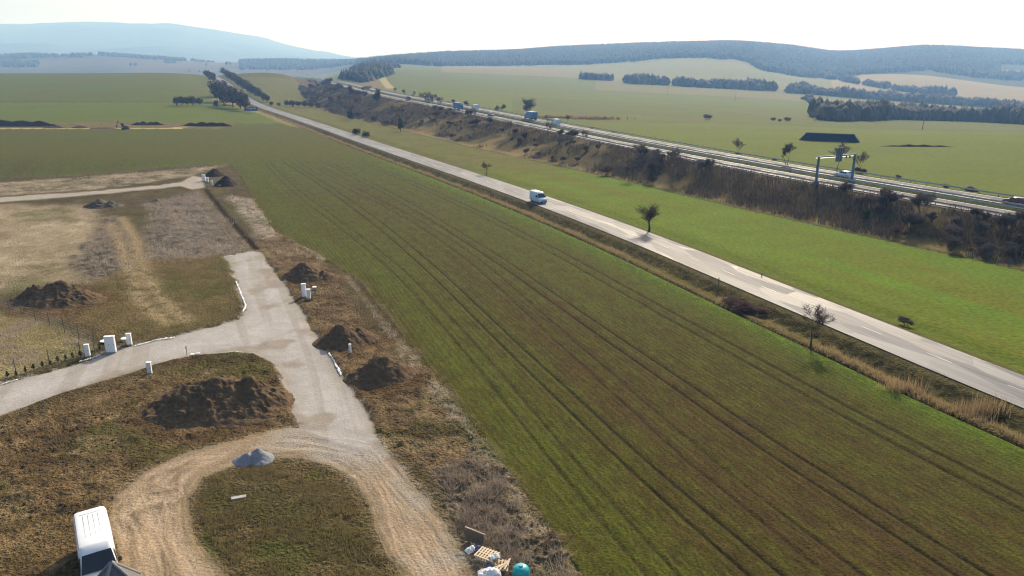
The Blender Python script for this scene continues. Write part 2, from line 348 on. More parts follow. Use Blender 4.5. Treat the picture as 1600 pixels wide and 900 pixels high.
lt_ = np.clip(kb + ka + ko, 0, 1) * sstep(.56, .70, fbm(X, Y, 2.6, 4, 65)); mix((.36, .27, .165), lt_ * .5)
# wheel tracks over the plots
for pts in ([(170, 350), (190, 385), (205, 430), (220, 470), (260, 505)], [(190, 340), (212, 375), (225, 420), (245, 460), (290, 500)]):
    d, _, _ = polydist(X, Y, P(pts)); mix((.46, .36, .23), np.exp(-(d / (.8 + .6 * n2)) ** 2) * S * .85)
td2, _, _ = polydist(X, Y, TRENCH); TD = np.exp(-(td2 / .55) ** 2); mix((.055, .038, .022), np.clip(TD * 1.3, 0, 1) * .95)
mix((.25, .2, .14), np.exp(-((td2 + 2.2) / .9) ** 2) * S * .5)
# tracks and gravel
ST = sdf(X[NI], Y[NI], TRACK); SDT = np.full(len(X), -99.); SDT[NI] = ST
SG = sdf(X[NI], Y[NI], GRAVEL); SDG = np.full(len(X), -99.); SDG[NI] = SG
SF = sdf(X[NI], Y[NI], FARGRAV); SDF = np.full(len(X), -99.); SDF[NI] = SF
KT = sstep(-.9, .9, SDT + 1.0 * (n2 - .5) * 2 + .5 * (n3 - .5))
rut = fbm(SDT * 2.6, np.arctan2(Y - 47, X + 24) * 4.0, 1.6, 4, 31, .65)
mix(two((.38, .295, .205), (.20, .150, .098), np.clip(rut * 2.1 - .7 + .5 * (n2 - .5) + .5 * (n3 - .5), 0, 1)), KT)
gmix = np.clip(sstep(.50, .66, fbm(X, Y, 6, 4, 33)) , 0, 1) * KT; mix((.34, .31, .265), gmix * .75)
patch = np.exp(-(((X + 12.5) ** 2 + (Y - 53) ** 2) / 9)) * KT; mix((.32, .30, .27), np.clip(patch * 1.1 * (.4 + n2), 0, 1))
KG = sstep(-.25, .25, SDG + .75 * (n2 - .5) * 2 + .9 * (n3 - .5))
gcol = two((.455, .44, .43), (.325, .31, .295), np.clip(.6 * fbm(X, Y, 9, 4, 35) + .5 * fbm(SDG, RD * .2, 1.2, 3, 36) - .1, 0, 1))
mix(gcol, KG)
mix((.22, .175, .12), KG * np.clip(.55 * np.exp(-np.maximum(SDG, 0) / .7) * (n2 + .3) + .8 * sstep(.56, .75, fbm(X, Y, 4.5, 4, 37)), 0, .6))
tyre = fbm(RS * 1.5 + .9 * np.sin(Y / 9), Y * .04, 1.3, 3, 39); mix((.30, .275, .24), KG * sstep(.55, .70, tyre) * .55)
KF = sstep(-.5, .5, SDF + .8 * (n2 - .5)); mix((.36, .33, .29), KF * .9)
KM = np.maximum(np.maximum(KT, KG), KF); C[:, 2] *= .62 + .38 * KM + .28 * S * (1 - KM); C *= (.92 + .12 * KM)[:, None]
C = np.clip(C * .80 * (1 + .22 * (n3[:, None] - .5) * near[:, None]), 0.01, 1)
# small relief
bump = np.zeros(len(X)); fade = sstep(420, 120, RD)
bump += (.16 * (n3 - .5) + .35 * (n2 - .5)) * S * (1 - KG) * (1 - KT)
bump += (.5 * (n3 - .5) + .5 * (n2 - .5)) * np.clip(ka + kb + kw, 0, 1) * (1 - KG) * (1 - KT) * .5
bump += .40 * (n3 - .5) * np.clip(ZB + ks + kw, 0, 1) * (1 - KG) * (1 - KT)
bump += (rut - .5) * .20 * KT + .03 * (n3 - .5) * KG
bump += .07 * (fine - .5) * (1 - S) + .02 * (streak - .5) * (1 - S)
bump -= .13 * TR
bump -= .4 * TD * (n2 * .5 + .7)
bump += np.where((RS > 4.5) & (RS < 8), .45 * (n3 - .5), 0)
lip = (sstep(-1.6, -.5, SDG) - sstep(-.5, .1, SDG)); bump += .22 * lip * (n2 + .2) * (SD_SITE > 0) * (SDT < -1.5)
ZG2 = ZG + bump * fade
# objects: every face of the one sheet goes to the surface it belongs to
cls = np.zeros(len(X), int)                                            # 0 ground
cls[(SD_SITE < 0) & LEFTRD & (RS > 10.4) & (Y < 381) & (Y > 0)] = 1    # crop field
cls[Rr & (HS > TW + .7) & (Y < 900) & (Y > 0)] = 2                        # meadow
cls[(SDT + .6 * (n2 - .5) > 0) & (RD < 420)] = 3
cls[((SDG + .5 * (n2 - .5) * 2 > 0) | (SDF + .8 * (n2 - .5) > 0)) & (RD < 420)] = 4
cls[(HS > 0) & (HS < TW + .7) & (Y < 1500) & (Y > -100)] = 5
cls[(HS < -12) & (Y < 2400)] = 6
cls[(Y >= 381) & LEFTRD & (Y < 1300)] = 7
cls[RD > 2350] = 8
idx = np.arange(NR * NC).reshape(NR, NC)
faces = np.stack([idx[:-1, :-1], idx[:-1, 1:], idx[1:, 1:], idx[1:, :-1]], -1).reshape(-1, 4)[:, ::-1]
fc = cls[faces[:, 0]]
def np_mesh(name, V, Fq, mats=(), attrs=None, smooth=False):
    me = bpy.data.meshes.new(name); V = np.asarray(V, np.float32); Fq = np.asarray(Fq, np.int32)
    k = Fq.shape[1]
    me.vertices.add(len(V)); me.vertices.foreach_set('co', V.ravel())
    me.loops.add(Fq.size); me.loops.foreach_set('vertex_index', Fq.ravel())
    me.polygons.add(len(Fq)); me.polygons.foreach_set('loop_start', np.arange(0, Fq.size, k, dtype=np.int32))
    me.polygons.foreach_set('loop_total', np.full(len(Fq), k, np.int32))
    if smooth: me.polygons.foreach_set('use_smooth', np.ones(len(Fq), bool))
    me.update(calc_edges=True)
    for nme, (typ, arr) in (attrs or {}).items():
        a = me.attributes.new(nme, typ, 'POINT')
        a.data.foreach_set('color' if typ == 'FLOAT_COLOR' else 'value', np.asarray(arr, np.float32).ravel())
    for m in mats: me.materials.append(m)
    return me
def link(name, me, parent=None, **props):
    o = bpy.data.objects.new(name, me); COL.objects.link(o)
    if parent is not None: o.parent = parent
    for k_, v_ in props.items(): o[k_] = v_
    return o
# ------------------------------------------------------------------ materials
def new_mat(name):
    m = bpy.data.materials.new(name); m.use_nodes = True; n = m.node_tree; n.nodes.clear()
    out = n.nodes.new('ShaderNodeOutputMaterial'); b = n.nodes.new('ShaderNodeBsdfPrincipled'); n.links.new(b.outputs[0], out.inputs[0])
    return m, n, b
def N(n, t, **kw):
    x = n.nodes.new(t)
    for k_, v_ in kw.items(): setattr(x, k_, v_)
    return x
def math_node(n, op, a, b=None):
    x = N(n, 'ShaderNodeMath', operation=op)
    for i, v in enumerate((a, b)):
        if v is None: continue
        if isinstance(v, (int, float)): x.inputs[i].default_value = v
        else: n.links.new(v, x.inputs[i])
    return x.outputs[0]
def ground_mat(name, scales, amp, bumpd, rough=1.0, rows=False, tint=None):
    m, n, b = new_mat(name)
    tc = N(n, 'ShaderNodeTexCoord'); at_ = N(n, 'ShaderNodeAttribute', attribute_name='Col')
    fac = None; h = None
    for s, a in zip(scales, amp):
        no = N(n, 'ShaderNodeTexNoise'); no.inputs['Scale'].default_value = s; no.inputs['Detail'].default_value = 3; no.inputs['Roughness'].default_value = .65
        n.links.new(tc.outputs['Object'], no.inputs['Vector'])
        t = math_node(n, 'MULTIPLY', math_node(n, 'SUBTRACT', no.outputs[0], .5), a)
        fac = t if fac is None else math_node(n, 'ADD', fac, t)
    if rows:
        ra = N(n, 'ShaderNodeAttribute', attribute_name='row')
        s1 = math_node(n, 'SINE', math_node(n, 'MULTIPLY', ra.outputs['Fac'], 2 * math.pi / .62))
        s1 = math_node(n, 'MULTIPLY', s1, .09); fac = math_node(n, 'ADD', fac, s1)
    mul = math_node(n, 'MAXIMUM', math_node(n, 'ADD', fac, 1.0), .25)
    vm = N(n, 'ShaderNodeVectorMath', operation='SCALE'); n.links.new(at_.outputs['Color'], vm.inputs[0]); n.links.new(mul, vm.inputs['Scale'])
    n.links.new(vm.outputs[0], b.inputs['Base Color'])
    bp = N(n, 'ShaderNodeBump'); bp.inputs['Strength'].default_value = 1.0; bp.inputs['Distance'].default_value = bumpd
    n.links.new(fac, bp.inputs['Height']); n.links.new(bp.outputs[0], b.inputs['Normal'])
    b.inputs['Roughness'].default_value = rough; b.inputs['Specular IOR Level'].default_value = .04
    return m
MG = {0: ground_mat('dry_ground', (4.0, 1.0), (2.4, .8), .30), 1: ground_mat('winter_crop', (5.0, .3), (2.4, .5), .05, rows=True),
      2: ground_mat('meadow_grass', (1.6, .12), (1.6, .5), .10), 3: ground_mat('clay_track', (5.0, .9), (1.3, .5), .08),
      4: ground_mat('crushed_stone', (5.0, .5), (.9, .35), .04), 5: ground_mat('embankment_soil', (1.2, .2), (1.0, .4), .15),
      6: ground_mat('far_pasture', (.5, .03), (.7, .35), .08), 7: ground_mat('far_crop', (.5, .03), (.35, .22), .05), 8: ground_mat('far_hillside', (.05, .006), (.4, .35), .5)}
GN = {0: 'ground', 1: 'crop_field', 2: 'meadow', 3: 'dirt_track', 4: 'gravel_road', 5: 'embankment', 6: 'pasture', 7: 'distant_field', 8: 'hills'}
GL = {0: 'bare soil and dry grass of the building plots and road verges', 1: 'brown green drilled winter crop field with paired wheel tracks',
      2: 'bright green meadow between the country road and the motorway embankment', 3: 'ochre dirt track looping round the rough grass island',
      4: 'pale grey crushed stone road with a side branch to the left', 5: 'dark scrubby slope carrying the motorway',
      6: 'green fields stretching away behind the motorway', 7: 'rising green fields on the far left up to the crest', 8: 'distant blue hills along the skyline'}
for c in range(9):
    fq = faces[fc == c]
    if not len(fq): continue
    u, inv = np.unique(fq, return_inverse=True); fq = inv.reshape(fq.shape)
    V = np.stack([X[u], Y[u], ZG2[u]], 1)
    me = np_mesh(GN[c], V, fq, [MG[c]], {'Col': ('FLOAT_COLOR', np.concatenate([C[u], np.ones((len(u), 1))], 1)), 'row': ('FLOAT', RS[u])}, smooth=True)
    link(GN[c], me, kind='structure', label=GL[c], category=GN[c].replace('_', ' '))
def obj_mat(name, col, rough=.6, metal=0., var=.15, scale=3., bumpd=0., spec=.5, col2=None):
    m, n, b = new_mat(name); tc = N(n, 'ShaderNodeTexCoord')
    no = N(n, 'ShaderNodeTexNoise'); no.inputs['Scale'].default_value = scale; no.inputs['Detail'].default_value = 5
    n.links.new(tc.outputs['Object'], no.inputs['Vector'])
    mx = N(n, 'ShaderNodeMix', data_type='RGBA'); c2 = col2 or tuple(c * (1 - 2 * var) for c in col); c1 = col if col2 else tuple(min(1, c * (1 + var)) for c in col)
    mx.inputs[6].default_value = (*c1, 1); mx.inputs[7].default_value = (*c2, 1); n.links.new(no.outputs[0], mx.inputs[0])
    n.links.new(mx.outputs[2], b.inputs['Base Color'])
    b.inputs['Roughness'].default_value = rough; b.inputs['Metallic'].default_value = metal; b.inputs['Specular IOR Level'].default_value = spec
    if bumpd:
        bp = N(n, 'ShaderNodeBump'); bp.inputs['Distance'].default_value = bumpd; n.links.new(no.outputs[0], bp.inputs['Height']); n.links.new(bp.outputs[0], b.inputs['Normal'])
    return m
def leaf_mat(name, col, col2, transl=.25):
    m, n, b = new_mat(name); tr = N(n, 'ShaderNodeBsdfTranslucent'); ms = N(n, 'ShaderNodeMixShader'); ms.inputs[0].default_value = transl
    n.links.new(b.outputs[0], ms.inputs[1]); n.links.new(tr.outputs[0], ms.inputs[2]); n.links.new(ms.outputs[0], [q for q in n.nodes if q.type == 'OUTPUT_MATERIAL'][0].inputs[0])
    oi = N(n, 'ShaderNodeObjectInfo'); ge = N(n, 'ShaderNodeNewGeometry')
    mx = N(n, 'ShaderNodeMix', data_type='RGBA'); mx.inputs[6].default_value = (*col, 1); mx.inputs[7].default_value = (*col2, 1)
    f = math_node(n, 'MULTIPLY', math_node(n, 'ADD', oi.outputs['Random'], ge.outputs['Random Per Island']), .5)
    n.links.new(f, mx.inputs[0]); n.links.new(mx.outputs[2], b.inputs['Base Color']); n.links.new(mx.outputs[2], tr.inputs[0]); b.inputs['Roughness'].default_value = .85; b.inputs['Specular IOR Level'].default_value = .2
    return m
M = dict(
 white=obj_mat('white_paint', (.80, .82, .84), .28, var=.03), whitec=obj_mat('white_cabinet_plastic', (.74, .76, .80), .5, var=.05),
 bluew=obj_mat('pale_blue_paint', (.50, .66, .80), .3, var=.05), blue=obj_mat('blue_truck_paint', (.04, .20, .42), .35, var=.1), red=obj_mat('dark_red_paint', (.10, .02, .025), .25, var=.08),
 dark=obj_mat('dark_car_paint', (.03, .035, .045), .25), glass=obj_mat('tinted_glass', (.012, .016, .022), .06, var=.05, spec=.8), tyre=obj_mat('tyre_rubber', (.02, .02, .02), .85),
 rim=obj_mat('wheel_rim', (.45, .46, .47), .35, metal=.8), plastic=obj_mat('black_plastic', (.03, .03, .032), .6), lamp=obj_mat('headlamp_glass', (.75, .78, .8), .1, var=.03),
 redl=obj_mat('tail_lamp', (.4, .02, .02), .2), grey=obj_mat('grey_concrete', (.36, .35, .33), .9, var=.15, bumpd=.01), steel=obj_mat('galvanised_steel', (.42, .44, .46), .45, metal=.6),
 gantry=obj_mat('painted_gantry_steel', (.10, .18, .27), .75, metal=.2), panel=obj_mat('dark_sign_back', (.07, .10, .16), .6),
 wood=obj_mat('raw_pine', (.58, .47, .33), .8, var=.2), oldwood=obj_mat('weathered_wood', (.16, .125, .085), .9, var=.2), sheet=obj_mat('white_plastic_sheet', (.85, .86, .87), .45, var=.05, scale=8),
 bluet=obj_mat('blue_plastic_tarp', (.03, .07, .25), .5), teal=obj_mat('turquoise_plastic', (.02, .36, .40), .3, var=.08), tile=None,
 bark=obj_mat('bark', (.075, .055, .040), .95, var=.25, scale=6), soil=obj_mat('dug_earth', (.17, .118, .072), .98, var=.35, scale=2.2, bumpd=.25, spec=.03, col2=(.05, .035, .022)),
 darksoil=obj_mat('dark_dug_earth', (.062, .042, .028), .98, scale=.7, bumpd=.1, spec=.1, col2=(.025, .018, .012)),
 stone=obj_mat('blue_grey_stone_chips', (.26, .28, .33), .95, scale=14, bumpd=.08, col2=(.12, .13, .16)),
 brushy=obj_mat('rotting_brush', (.10, .08, .05), .95, scale=2, bumpd=.1, col2=(.035, .03, .02)),
 maroon=obj_mat('maroon_banner', (.16, .02, .07), .6), tarp=obj_mat('dark_blue_tarpaulin', (.016, .04, .095), .95, spec=.05, scale=.6), straw=obj_mat('straw_top', (.42, .40, .30), .9))
TWIG = leaf_mat('bare_twigs', (.062, .050, .047), (.175, .140, .130), .15); TWIGP = leaf_mat('purple_twigs', (.085, .048, .045), (.15, .095, .082))
TWIGD = leaf_mat('dark_orchard_twigs', (.045, .032, .024), (.085, .065, .048)); EVER = leaf_mat('evergreen_leaves', (.022, .038, .018), (.045, .065, .028))
FAROAK = leaf_mat('wood_canopy', (.050, .052, .038), (.095, .082, .062)); FARDARK = leaf_mat('conifer_canopy', (.022, .036, .022), (.055, .062, .038))
REED = leaf_mat('dry_reed', (.34, .25, .14), (.20, .15, .085), .5); WEED = leaf_mat('dead_weeds', (.52, .44, .35), (.17, .135, .11), .4); SCRUBG = leaf_mat('undergrowth', (.19, .145, .115), (.045, .036, .03), .2)
GRASSB = leaf_mat('grass_blades', (.17, .15, .06), (.22, .17, .09), .45)
# ------------------------------------------------------------------ the two roads
def asphalt(name, c1, c2, rough):
    m, n, b = new_mat(name); uv = N(n, 'ShaderNodeUVMap', uv_map='UVMap')
    mp = N(n, 'ShaderNodeMapping'); mp.inputs['Scale'].default_value = (1.5, .05, 1); n.links.new(uv.outputs[0], mp.inputs[0])
    a = N(n, 'ShaderNodeTexNoise'); a.inputs['Scale'].default_value = 1.2; a.inputs['Detail'].default_value = 6; n.links.new(mp.outputs[0], a.inputs['Vector'])
    mp2 = N(n, 'ShaderNodeMapping'); mp2.inputs['Scale'].default_value = (.5, .12, 1); n.links.new(uv.outputs[0], mp2.inputs[0])
    v = N(n, 'ShaderNodeTexVoronoi'); v.inputs['Scale'].default_value = .9; n.links.new(mp2.outputs[0], v.inputs['Vector'])
    f = math_node(n, 'ADD', math_node(n, 'MULTIPLY', math_node(n, 'SUBTRACT', a.outputs[0], .5), 2.2), .35)
    sep = N(n, 'ShaderNodeSeparateColor'); n.links.new(v.outputs['Color'], sep.inputs[0])
    f = math_node(n, 'ADD', f, math_node(n, 'MULTIPLY', sep.outputs[0], .45))
    mx = N(n, 'ShaderNodeMix', data_type='RGBA'); mx.inputs[6].default_value = (*c1, 1); mx.inputs[7].default_value = (*c2, 1); n.links.new(f, mx.inputs[0])
    n.links.new(mx.outputs[2], b.inputs['Base Color'])
    b.inputs['Specular IOR Level'].default_value = .27; rr = math_node(n, 'ADD', math_node(n, 'MULTIPLY', sep.outputs[1], .16), rough); n.links.new(rr, b.inputs['Roughness'])
    return m
A_ROAD = asphalt('worn_grey_asphalt', (.056, .063, .078), (.130, .140, .162), .62)
A_HW = asphalt('motorway_asphalt', (.065, .066, .074), (.095, .096, .104), .8)
PAINT = obj_mat('road_paint', (.72, .72, .70), .6, var=.12, scale=2)
def resample(pts, step):
    out = []; p = np.array(pts); L = np.r_[0, np.cumsum(np.hypot(np.diff(p[:, 0]), np.diff(p[:, 1])))]
    n = max(2, int(L[-1] / step)); t = np.linspace(0, L[-1], n)
    return np.stack([np.interp(t, L, p[:, i]) for i in range(p.shape[1])], 1), t
def offset_pts(pts, off):
    d = np.gradient(pts[:, :2], axis=0); d /= np.hypot(d[:, 0], d[:, 1])[:, None]
    q = pts.copy(); q[:, 0] += -d[:, 1] * off; q[:, 1] += d[:, 0] * off; return q
def ribbon(name, line, offs, lift, mat, kinds, parent=None, step=5., crown=0., **props):
    pts, t = resample(line, step); V = []; U = []
    for o in offs:
        q = offset_pts(pts, o); q[:, 2] += lift - crown * abs(o); V.append(q); U.append(np.stack([np.full(len(t), o), t], 1))
    n = len(t); k = len(offs); V = np.concatenate(V); U = np.concatenate(U)
    ii = np.arange(n - 1); Fq = np.concatenate([np.stack([ii + j * n, ii + 1 + j * n, ii + 1 + (j + 1) * n, ii + (j + 1) * n], 1) for j in range(k - 1)])[:, ::-1]
    me = np_mesh(name, V, Fq, [mat]); uvl = me.uv_layers.new(name='UVMap'); uvl.data.foreach_set('uv', U[Fq.ravel()].astype(np.float32).ravel())
    return link(name, me, parent, **{**kinds, **props})
ROADE = [p for p in ROAD if p[1] < 1220]
ribbon('country_road', [(a, b, c + .0) for a, b, c in ROADE], [-3.7, -1.8, 0, 1.8, 3.7], .34, A_ROAD, dict(kind='structure', label='worn pale asphalt country road crossing the fields', category='road'))
def dash_strip(name, line, off, wdt, lift, mat, dash=None, gap=None, **kw):
    pts, t = resample(line, 1.0); Vv = []; Ff = []
    q1 = offset_pts(pts, off - wdt / 2); q2 = offset_pts(pts, off + wdt / 2); q1[:, 2] += lift; q2[:, 2] += lift
    for i in range(len(t) - 1):
        if dash and (t[i] % (dash + gap)) > dash: continue
        b = len(Vv); Vv += [q1[i], q1[i + 1], q2[i + 1], q2[i]]; Ff.append((b + 3, b + 2, b + 1, b))
    return link(name, np_mesh(name, Vv, Ff, [mat]), kw.pop('parent', None), **kw)
dash_strip('lane_marking', [p for p in ROAD if -20 < p[1] < 420], 0, .11, .345, obj_mat('worn_line', (.36, .35, .34), .7, var=.3, scale=1), 3, 6, kind='structure', label='faint broken white centre line of the country road', category='road marking')
HWE = [p for p in HW if p[1] < 1500]
for nm, o0, o1, lb in (('motorway', 3.0, 9.9, 'near carriageway of the motorway'), ('motorway', -9.7, -3.0, 'far carriageway of the motorway'), ('hard_shoulder', 10.8, 11.8, 'narrow paved edge strip outside the near crash barrier')):
    ribbon(nm, HWE, [o0, (o0 + o1) / 2, o1], .05, A_HW, dict(kind='structure', label=lb + ' in grey asphalt', category='road'))
for o, d in ((3.3, None), (9.5, None), (6.4, 6), (-3.3, None), (-9.4, None), (-6.3, 6)):
    dash_strip('lane_marking', [p for p in HW if p[1] < 900], o, .18, .056, PAINT, d, 9 if d else None, kind='structure', label='white painted line along the motorway', category='road marking')
# crash barriers: posts and rail as separate parts
def mb_box(V, Fc, cx, cy, cz, sx, sy, sz, ang=0.):
    b = len(V); ca, sa = math.cos(ang), math.sin(ang)
    for dx, dy, dz in ((-1, -1, -1), (1, -1, -1), (1, 1, -1), (-1, 1, -1), (-1, -1, 1), (1, -1, 1), (1, 1, 1), (-1, 1, 1)):
        x, y = dx * sx / 2, dy * sy / 2; V.append((cx + x * ca - y * sa, cy + x * sa + y * ca, cz + dz * sz / 2))
    for f in ((0, 3, 2, 1), (4, 5, 6, 7), (0, 1, 5, 4), (1, 2, 6, 5), (2, 3, 7, 6), (3, 0, 4, 7)): Fc.append(tuple(b + i for i in f))
def barrier(off, label, z0=.05):
    root = bpy.data.objects.new('guard_rail', None); COL.objects.link(root); root['label'] = label; root['category'] = 'crash barrier'; root['group'] = 'crash barriers of the motorway'
    line = [p for p in HW if 0 < p[1] < 1300]
    pts, t = resample(line, 4.0); q = offset_pts(pts, off); n = len(t)
    prof = [(-.03, .42), (.05, .50), (-.02, .58), (.05, .66), (-.03, .76)]
    V = []; d = np.gradient(q[:, :2], axis=0); d /= np.hypot(d[:, 0], d[:, 1])[:, None]; s = 1 if off < 0 else -1
    for a, h in prof: c = q.copy(); c[:, 0] += -d[:, 1] * a * s; c[:, 1] += d[:, 0] * a * s; c[:, 2] += z0 + h; V.append(c)
    V = np.concatenate(V); ii = np.arange(n - 1)
    Fq = np.concatenate([np.stack([ii + j * n, ii + 1 + j * n, ii + 1 + (j + 1) * n, ii + (j + 1) * n], 1) for j in range(4)])
    link('rail', np_mesh('rail', V, Fq, [M['steel']]), root)
    V = []; Fc = []
    for x, y, z in q: mb_box(V, Fc, x, y, z + z0 + .35, .12, .12, .75)
    o = link('post', np_mesh('post', V, Fc, [M['steel']]), root); o['kind'] = 'stuff'
barrier(10.4, 'steel crash barrier on the embankment side of the motorway'); barrier(1.6, 'steel crash barrier on the near side of the central reserve')
barrier(-1.6, 'steel crash barrier on the far side of the central reserve'); barrier(-10.6, 'steel crash barrier between the motorway and the open fields')
# ------------------------------------------------------------------ haze
V = []; Fc = []; mb_box(V, Fc, 0, 0, 330, 30000, 30000, 900)
hz = link('haze', np_mesh('haze', V, Fc), None, kind='stuff', label='pale blue haze over the valley', category='haze')
hm = bpy.data.materials.new('haze'); hm.use_nodes = True; hn = hm.node_tree; hn.nodes.clear()
ho = hn.nodes.new('ShaderNodeOutputMaterial'); hv = hn.nodes.new('ShaderNodeVolumePrincipled'); hn.links.new(hv.outputs[0], ho.inputs['Volume'])
hv.inputs['Color'].default_value = (.26, .50, 1.0, 1); hv.inputs['Absorption Color'].default_value = (1, 1, 1, 1); hv.inputs['Density'].default_value = HAZE_DENSITY; hv.inputs['Anisotropy'].default_value = .2
hz.data.materials.append(hm)
#@@OBJECTS
# ------------------------------------------------------------------ woods (counted by nobody: stuff)
def project(x, y, z):
    zc = y * CP - (z - H) * SP; return 800 + F * x / zc, 450 - F * ((z - H) * CP + y * SP) / zc
def crown_cloud(name, xs, ys, hs, rs, mat, label, cat, seg=6, conifer=.0, props=None, sink=0.):
    r_ = np.random.default_rng(5); zs = ground_z(xs, ys) - sink; V = []; Fc = []
    lev = [(.0, .45), (.35, 1.0), (.72, .72), (1.0, .0)]
    n = len(xs); a0 = r_.uniform(0, 6.28, n); con = r_.uniform(0, 1, n) < conifer
    for li, (h, rr) in enumerate(lev[:-1]):
        for s in range(seg):
            a = a0 + s * 2 * math.pi / seg
            j = r_.uniform(.7, 1.3, n); rad = np.where(con, (1.05 - h), rr) * rs * j
            V.append(np.stack([xs + rad * np.cos(a), ys + rad * np.sin(a), zs + hs * (h + r_.uniform(-.06, .06, n))], 1))
    V.append(np.stack([xs, ys, zs + hs * np.where(con, 1.2, 1.0)], 1))
    nl = 3 * seg + 1; V = np.stack(V, 1).reshape(-1, 3); b = np.arange(n)[:, None] * nl
    for l in range(2):
        for s in range(seg):
            q = np.array([l * seg + s, l * seg + (s + 1) % seg, (l + 1) * seg + (s + 1) % seg]); Fc.append(b + q)
            q = np.array([l * seg + s, (l + 1) * seg + (s + 1) % seg, (l + 1) * seg + s]); Fc.append(b + q)
    for s in range(seg): Fc.append(b + np.array([2 * seg + s, 2 * seg + (s + 1) % seg, 3 * seg]))
    me = np_mesh(name, V, np.concatenate(Fc), [mat]); o = link(name, me, None, label=label, category=cat, kind='stuff')
    for k_, v_ in (props or {}).items(): o[k_] = v_
    return o
FB = np.array([(560, 108), (620, 108), (700, 104), (800, 102), (900, 101), (990, 95), (1060, 91), (1150, 92), (1170, 98), (1200, 115), (1250, 124), (1300, 122), (1350, 116), (1400, 112), (1450, 109.5), (1520, 121), (1600, 127), (1800, 128)], float)
def wood(name, n, y0, y1, p0, p1, keep, hh, rr, mat, label, con=.2, seg=5):
    Yc = rng.uniform(y0 ** 2, y1 ** 2, n) ** .5; pp = rng.uniform(p0, p1, n); Xc = (pp - 800) / F * (Yc * CP + 10)
    z = ground_z(Xc, Yc); px, py = project(Xc, Yc, z); m = keep(px, py, Xc, Yc)
    Xc, Yc = Xc[m], Yc[m]; k = len(Xc)
    return crown_cloud(name, Xc, Yc, rng.uniform(*hh, k), rng.uniform(*rr, k), mat, label, 'wood', seg, con)
wood('forest', 46000, 2050, 3750, 560, 1850, lambda px, py, x, y: (py < np.interp(px, FB[:, 0], FB[:, 1]) + 2.5 * (fbm(x, y, 120, 3, 71) - .5) * 2) & ~((px > 1560) & (py > 101) & (py < 117)), (11, 19), (5, 8.5), FARDARK, 'blue hazy forest covering the long ridge on the right skyline', .35)
wood('woodland', 9000, 2900, 3800, -350, 640, lambda px, py, x, y: ((px > 375) & (py < 112)) | ((px > 155) & (px < 290) & (y > 3400)) | ((px < 60) & (py > 98) & (py < 112)) | (fbm(x, y, 160, 3, 75) > .66), (10, 17), (5, 9), FARDARK, 'wooded patches on the low hills behind the left crest', .3)
wood('forest', 5200, 1000, 1900, 498, 640, lambda px, py, x, y: (px < 562 + (py - 95) * .1 + 14 * (fbm(x, y, 60, 2, 3) - .5)) & (px > 518 - (py - 100) * .6) & (HSF(x, y) < -16), (9, 15), (3.5, 6), FARDARK, 'dark green wood on the slope where the motorway disappears', .5) if False else None
def belt(pts, dw, n, hh, rr, label, mat=FAROAK, con=.05, seg=7):
    w0 = [at(a, b) for a, b in pts]; p, t = resample([(a, b) for a, b, c in w0], 2.0)
    i = rng.integers(0, len(p), n); x = p[i, 0] + rng.normal(0, 3, n); y = p[i, 1] + rng.uniform(0, dw, n)
    dens = fbm(x, y, 45, 3, 77) > .36; x, y = x[dens], y[dens]; k = len(x)
    return crown_cloud('woodland_belt', x, y, rng.uniform(*hh, k) * (.6 + .8 * fbm(x, y, 40, 2, 79)), rng.uniform(*rr, k), mat, label, 'wood', seg, con)
belt([(1292, 190), (1340, 189), (1400, 187), (1480, 189), (1560, 192), (1640, 196)], 60, 900, (9, 16), (3, 5.5), 'dark belt of woodland behind the bale stack at the right')
belt([(985, 131), (1040, 133), (1100, 137), (1180, 141), (1240, 146), (1320, 152), (1400, 158), (1480, 164), (1600, 172), (1660, 174)], 45, 1400, (8, 17), (4, 7.5), 'long blue grey tree belt crossing the valley fields')
belt([(908, 124), (930, 125), (952, 126)], 50, 130, (8, 15), (4, 7), 'small grove standing alone at the edge of the valley fields')
belt([(1300, 124), (1340, 131), (1390, 140), (1440, 147), (1500, 152)], 60, 520, (10, 18), (5, 8), 'hazy tree belt below the pale clay field on the hillside')
belt([(1260, 155), (1270, 160), (1282, 165), (1290, 171)], 14, 46, (6, 10), (3, 4.5), 'short diagonal row of hazy trees left of the dark woodland belt')
belt([(536, 124), (550, 126), (566, 129)], 260, 460, (9, 15), (4, 6.5), 'dark green wood beside the motorway where it disappears', FARDARK, .5)
belt([(548, 112), (575, 110), (600, 107)], 200, 330, (9, 14), (4, 6.5), 'dark wood on the brow left of the pale field track', FARDARK, .5)
# ------------------------------------------------------------------ trees and shrubs
def tube(V, Fc, a, b, r0, r1, seg=4):
    d = np.array(b) - np.array(a); L = np.linalg.norm(d) + 1e-9; d /= L; u = np.cross(d, (0.3, .2, 1.0)); u /= np.linalg.norm(u) + 1e-9; v = np.cross(d, u); k = len(V)
    for p_, r_ in ((a, r0), (b, r1)):
        for s in range(seg):
            t = 2 * math.pi * s / seg; V.append(tuple(np.array(p_) + (u * math.cos(t) + v * math.sin(t)) * r_))
    for s in range(seg): Fc.append((k + s, k + (s + 1) % seg, k + seg + (s + 1) % seg, k + seg + s))
def twig(V, Fc, a, d, L, w_, rr):
    b = np.array(a) + np.array(d) * L; s = np.cross(d, (rr.uniform(-1, 1), rr.uniform(-1, 1), rr.uniform(-1, 1))); s /= np.linalg.norm(s) + 1e-9; k = len(V)
    V += [tuple(np.array(a) - s * w_ / 2), tuple(np.array(a) + s * w_ / 2), tuple(b + s * w_ * .2), tuple(b - s * w_ * .2)]; Fc.append((k, k + 1, k + 2, k + 3))
def unit(v): v = np.array(v, float); return v / (np.linalg.norm(v) + 1e-9)
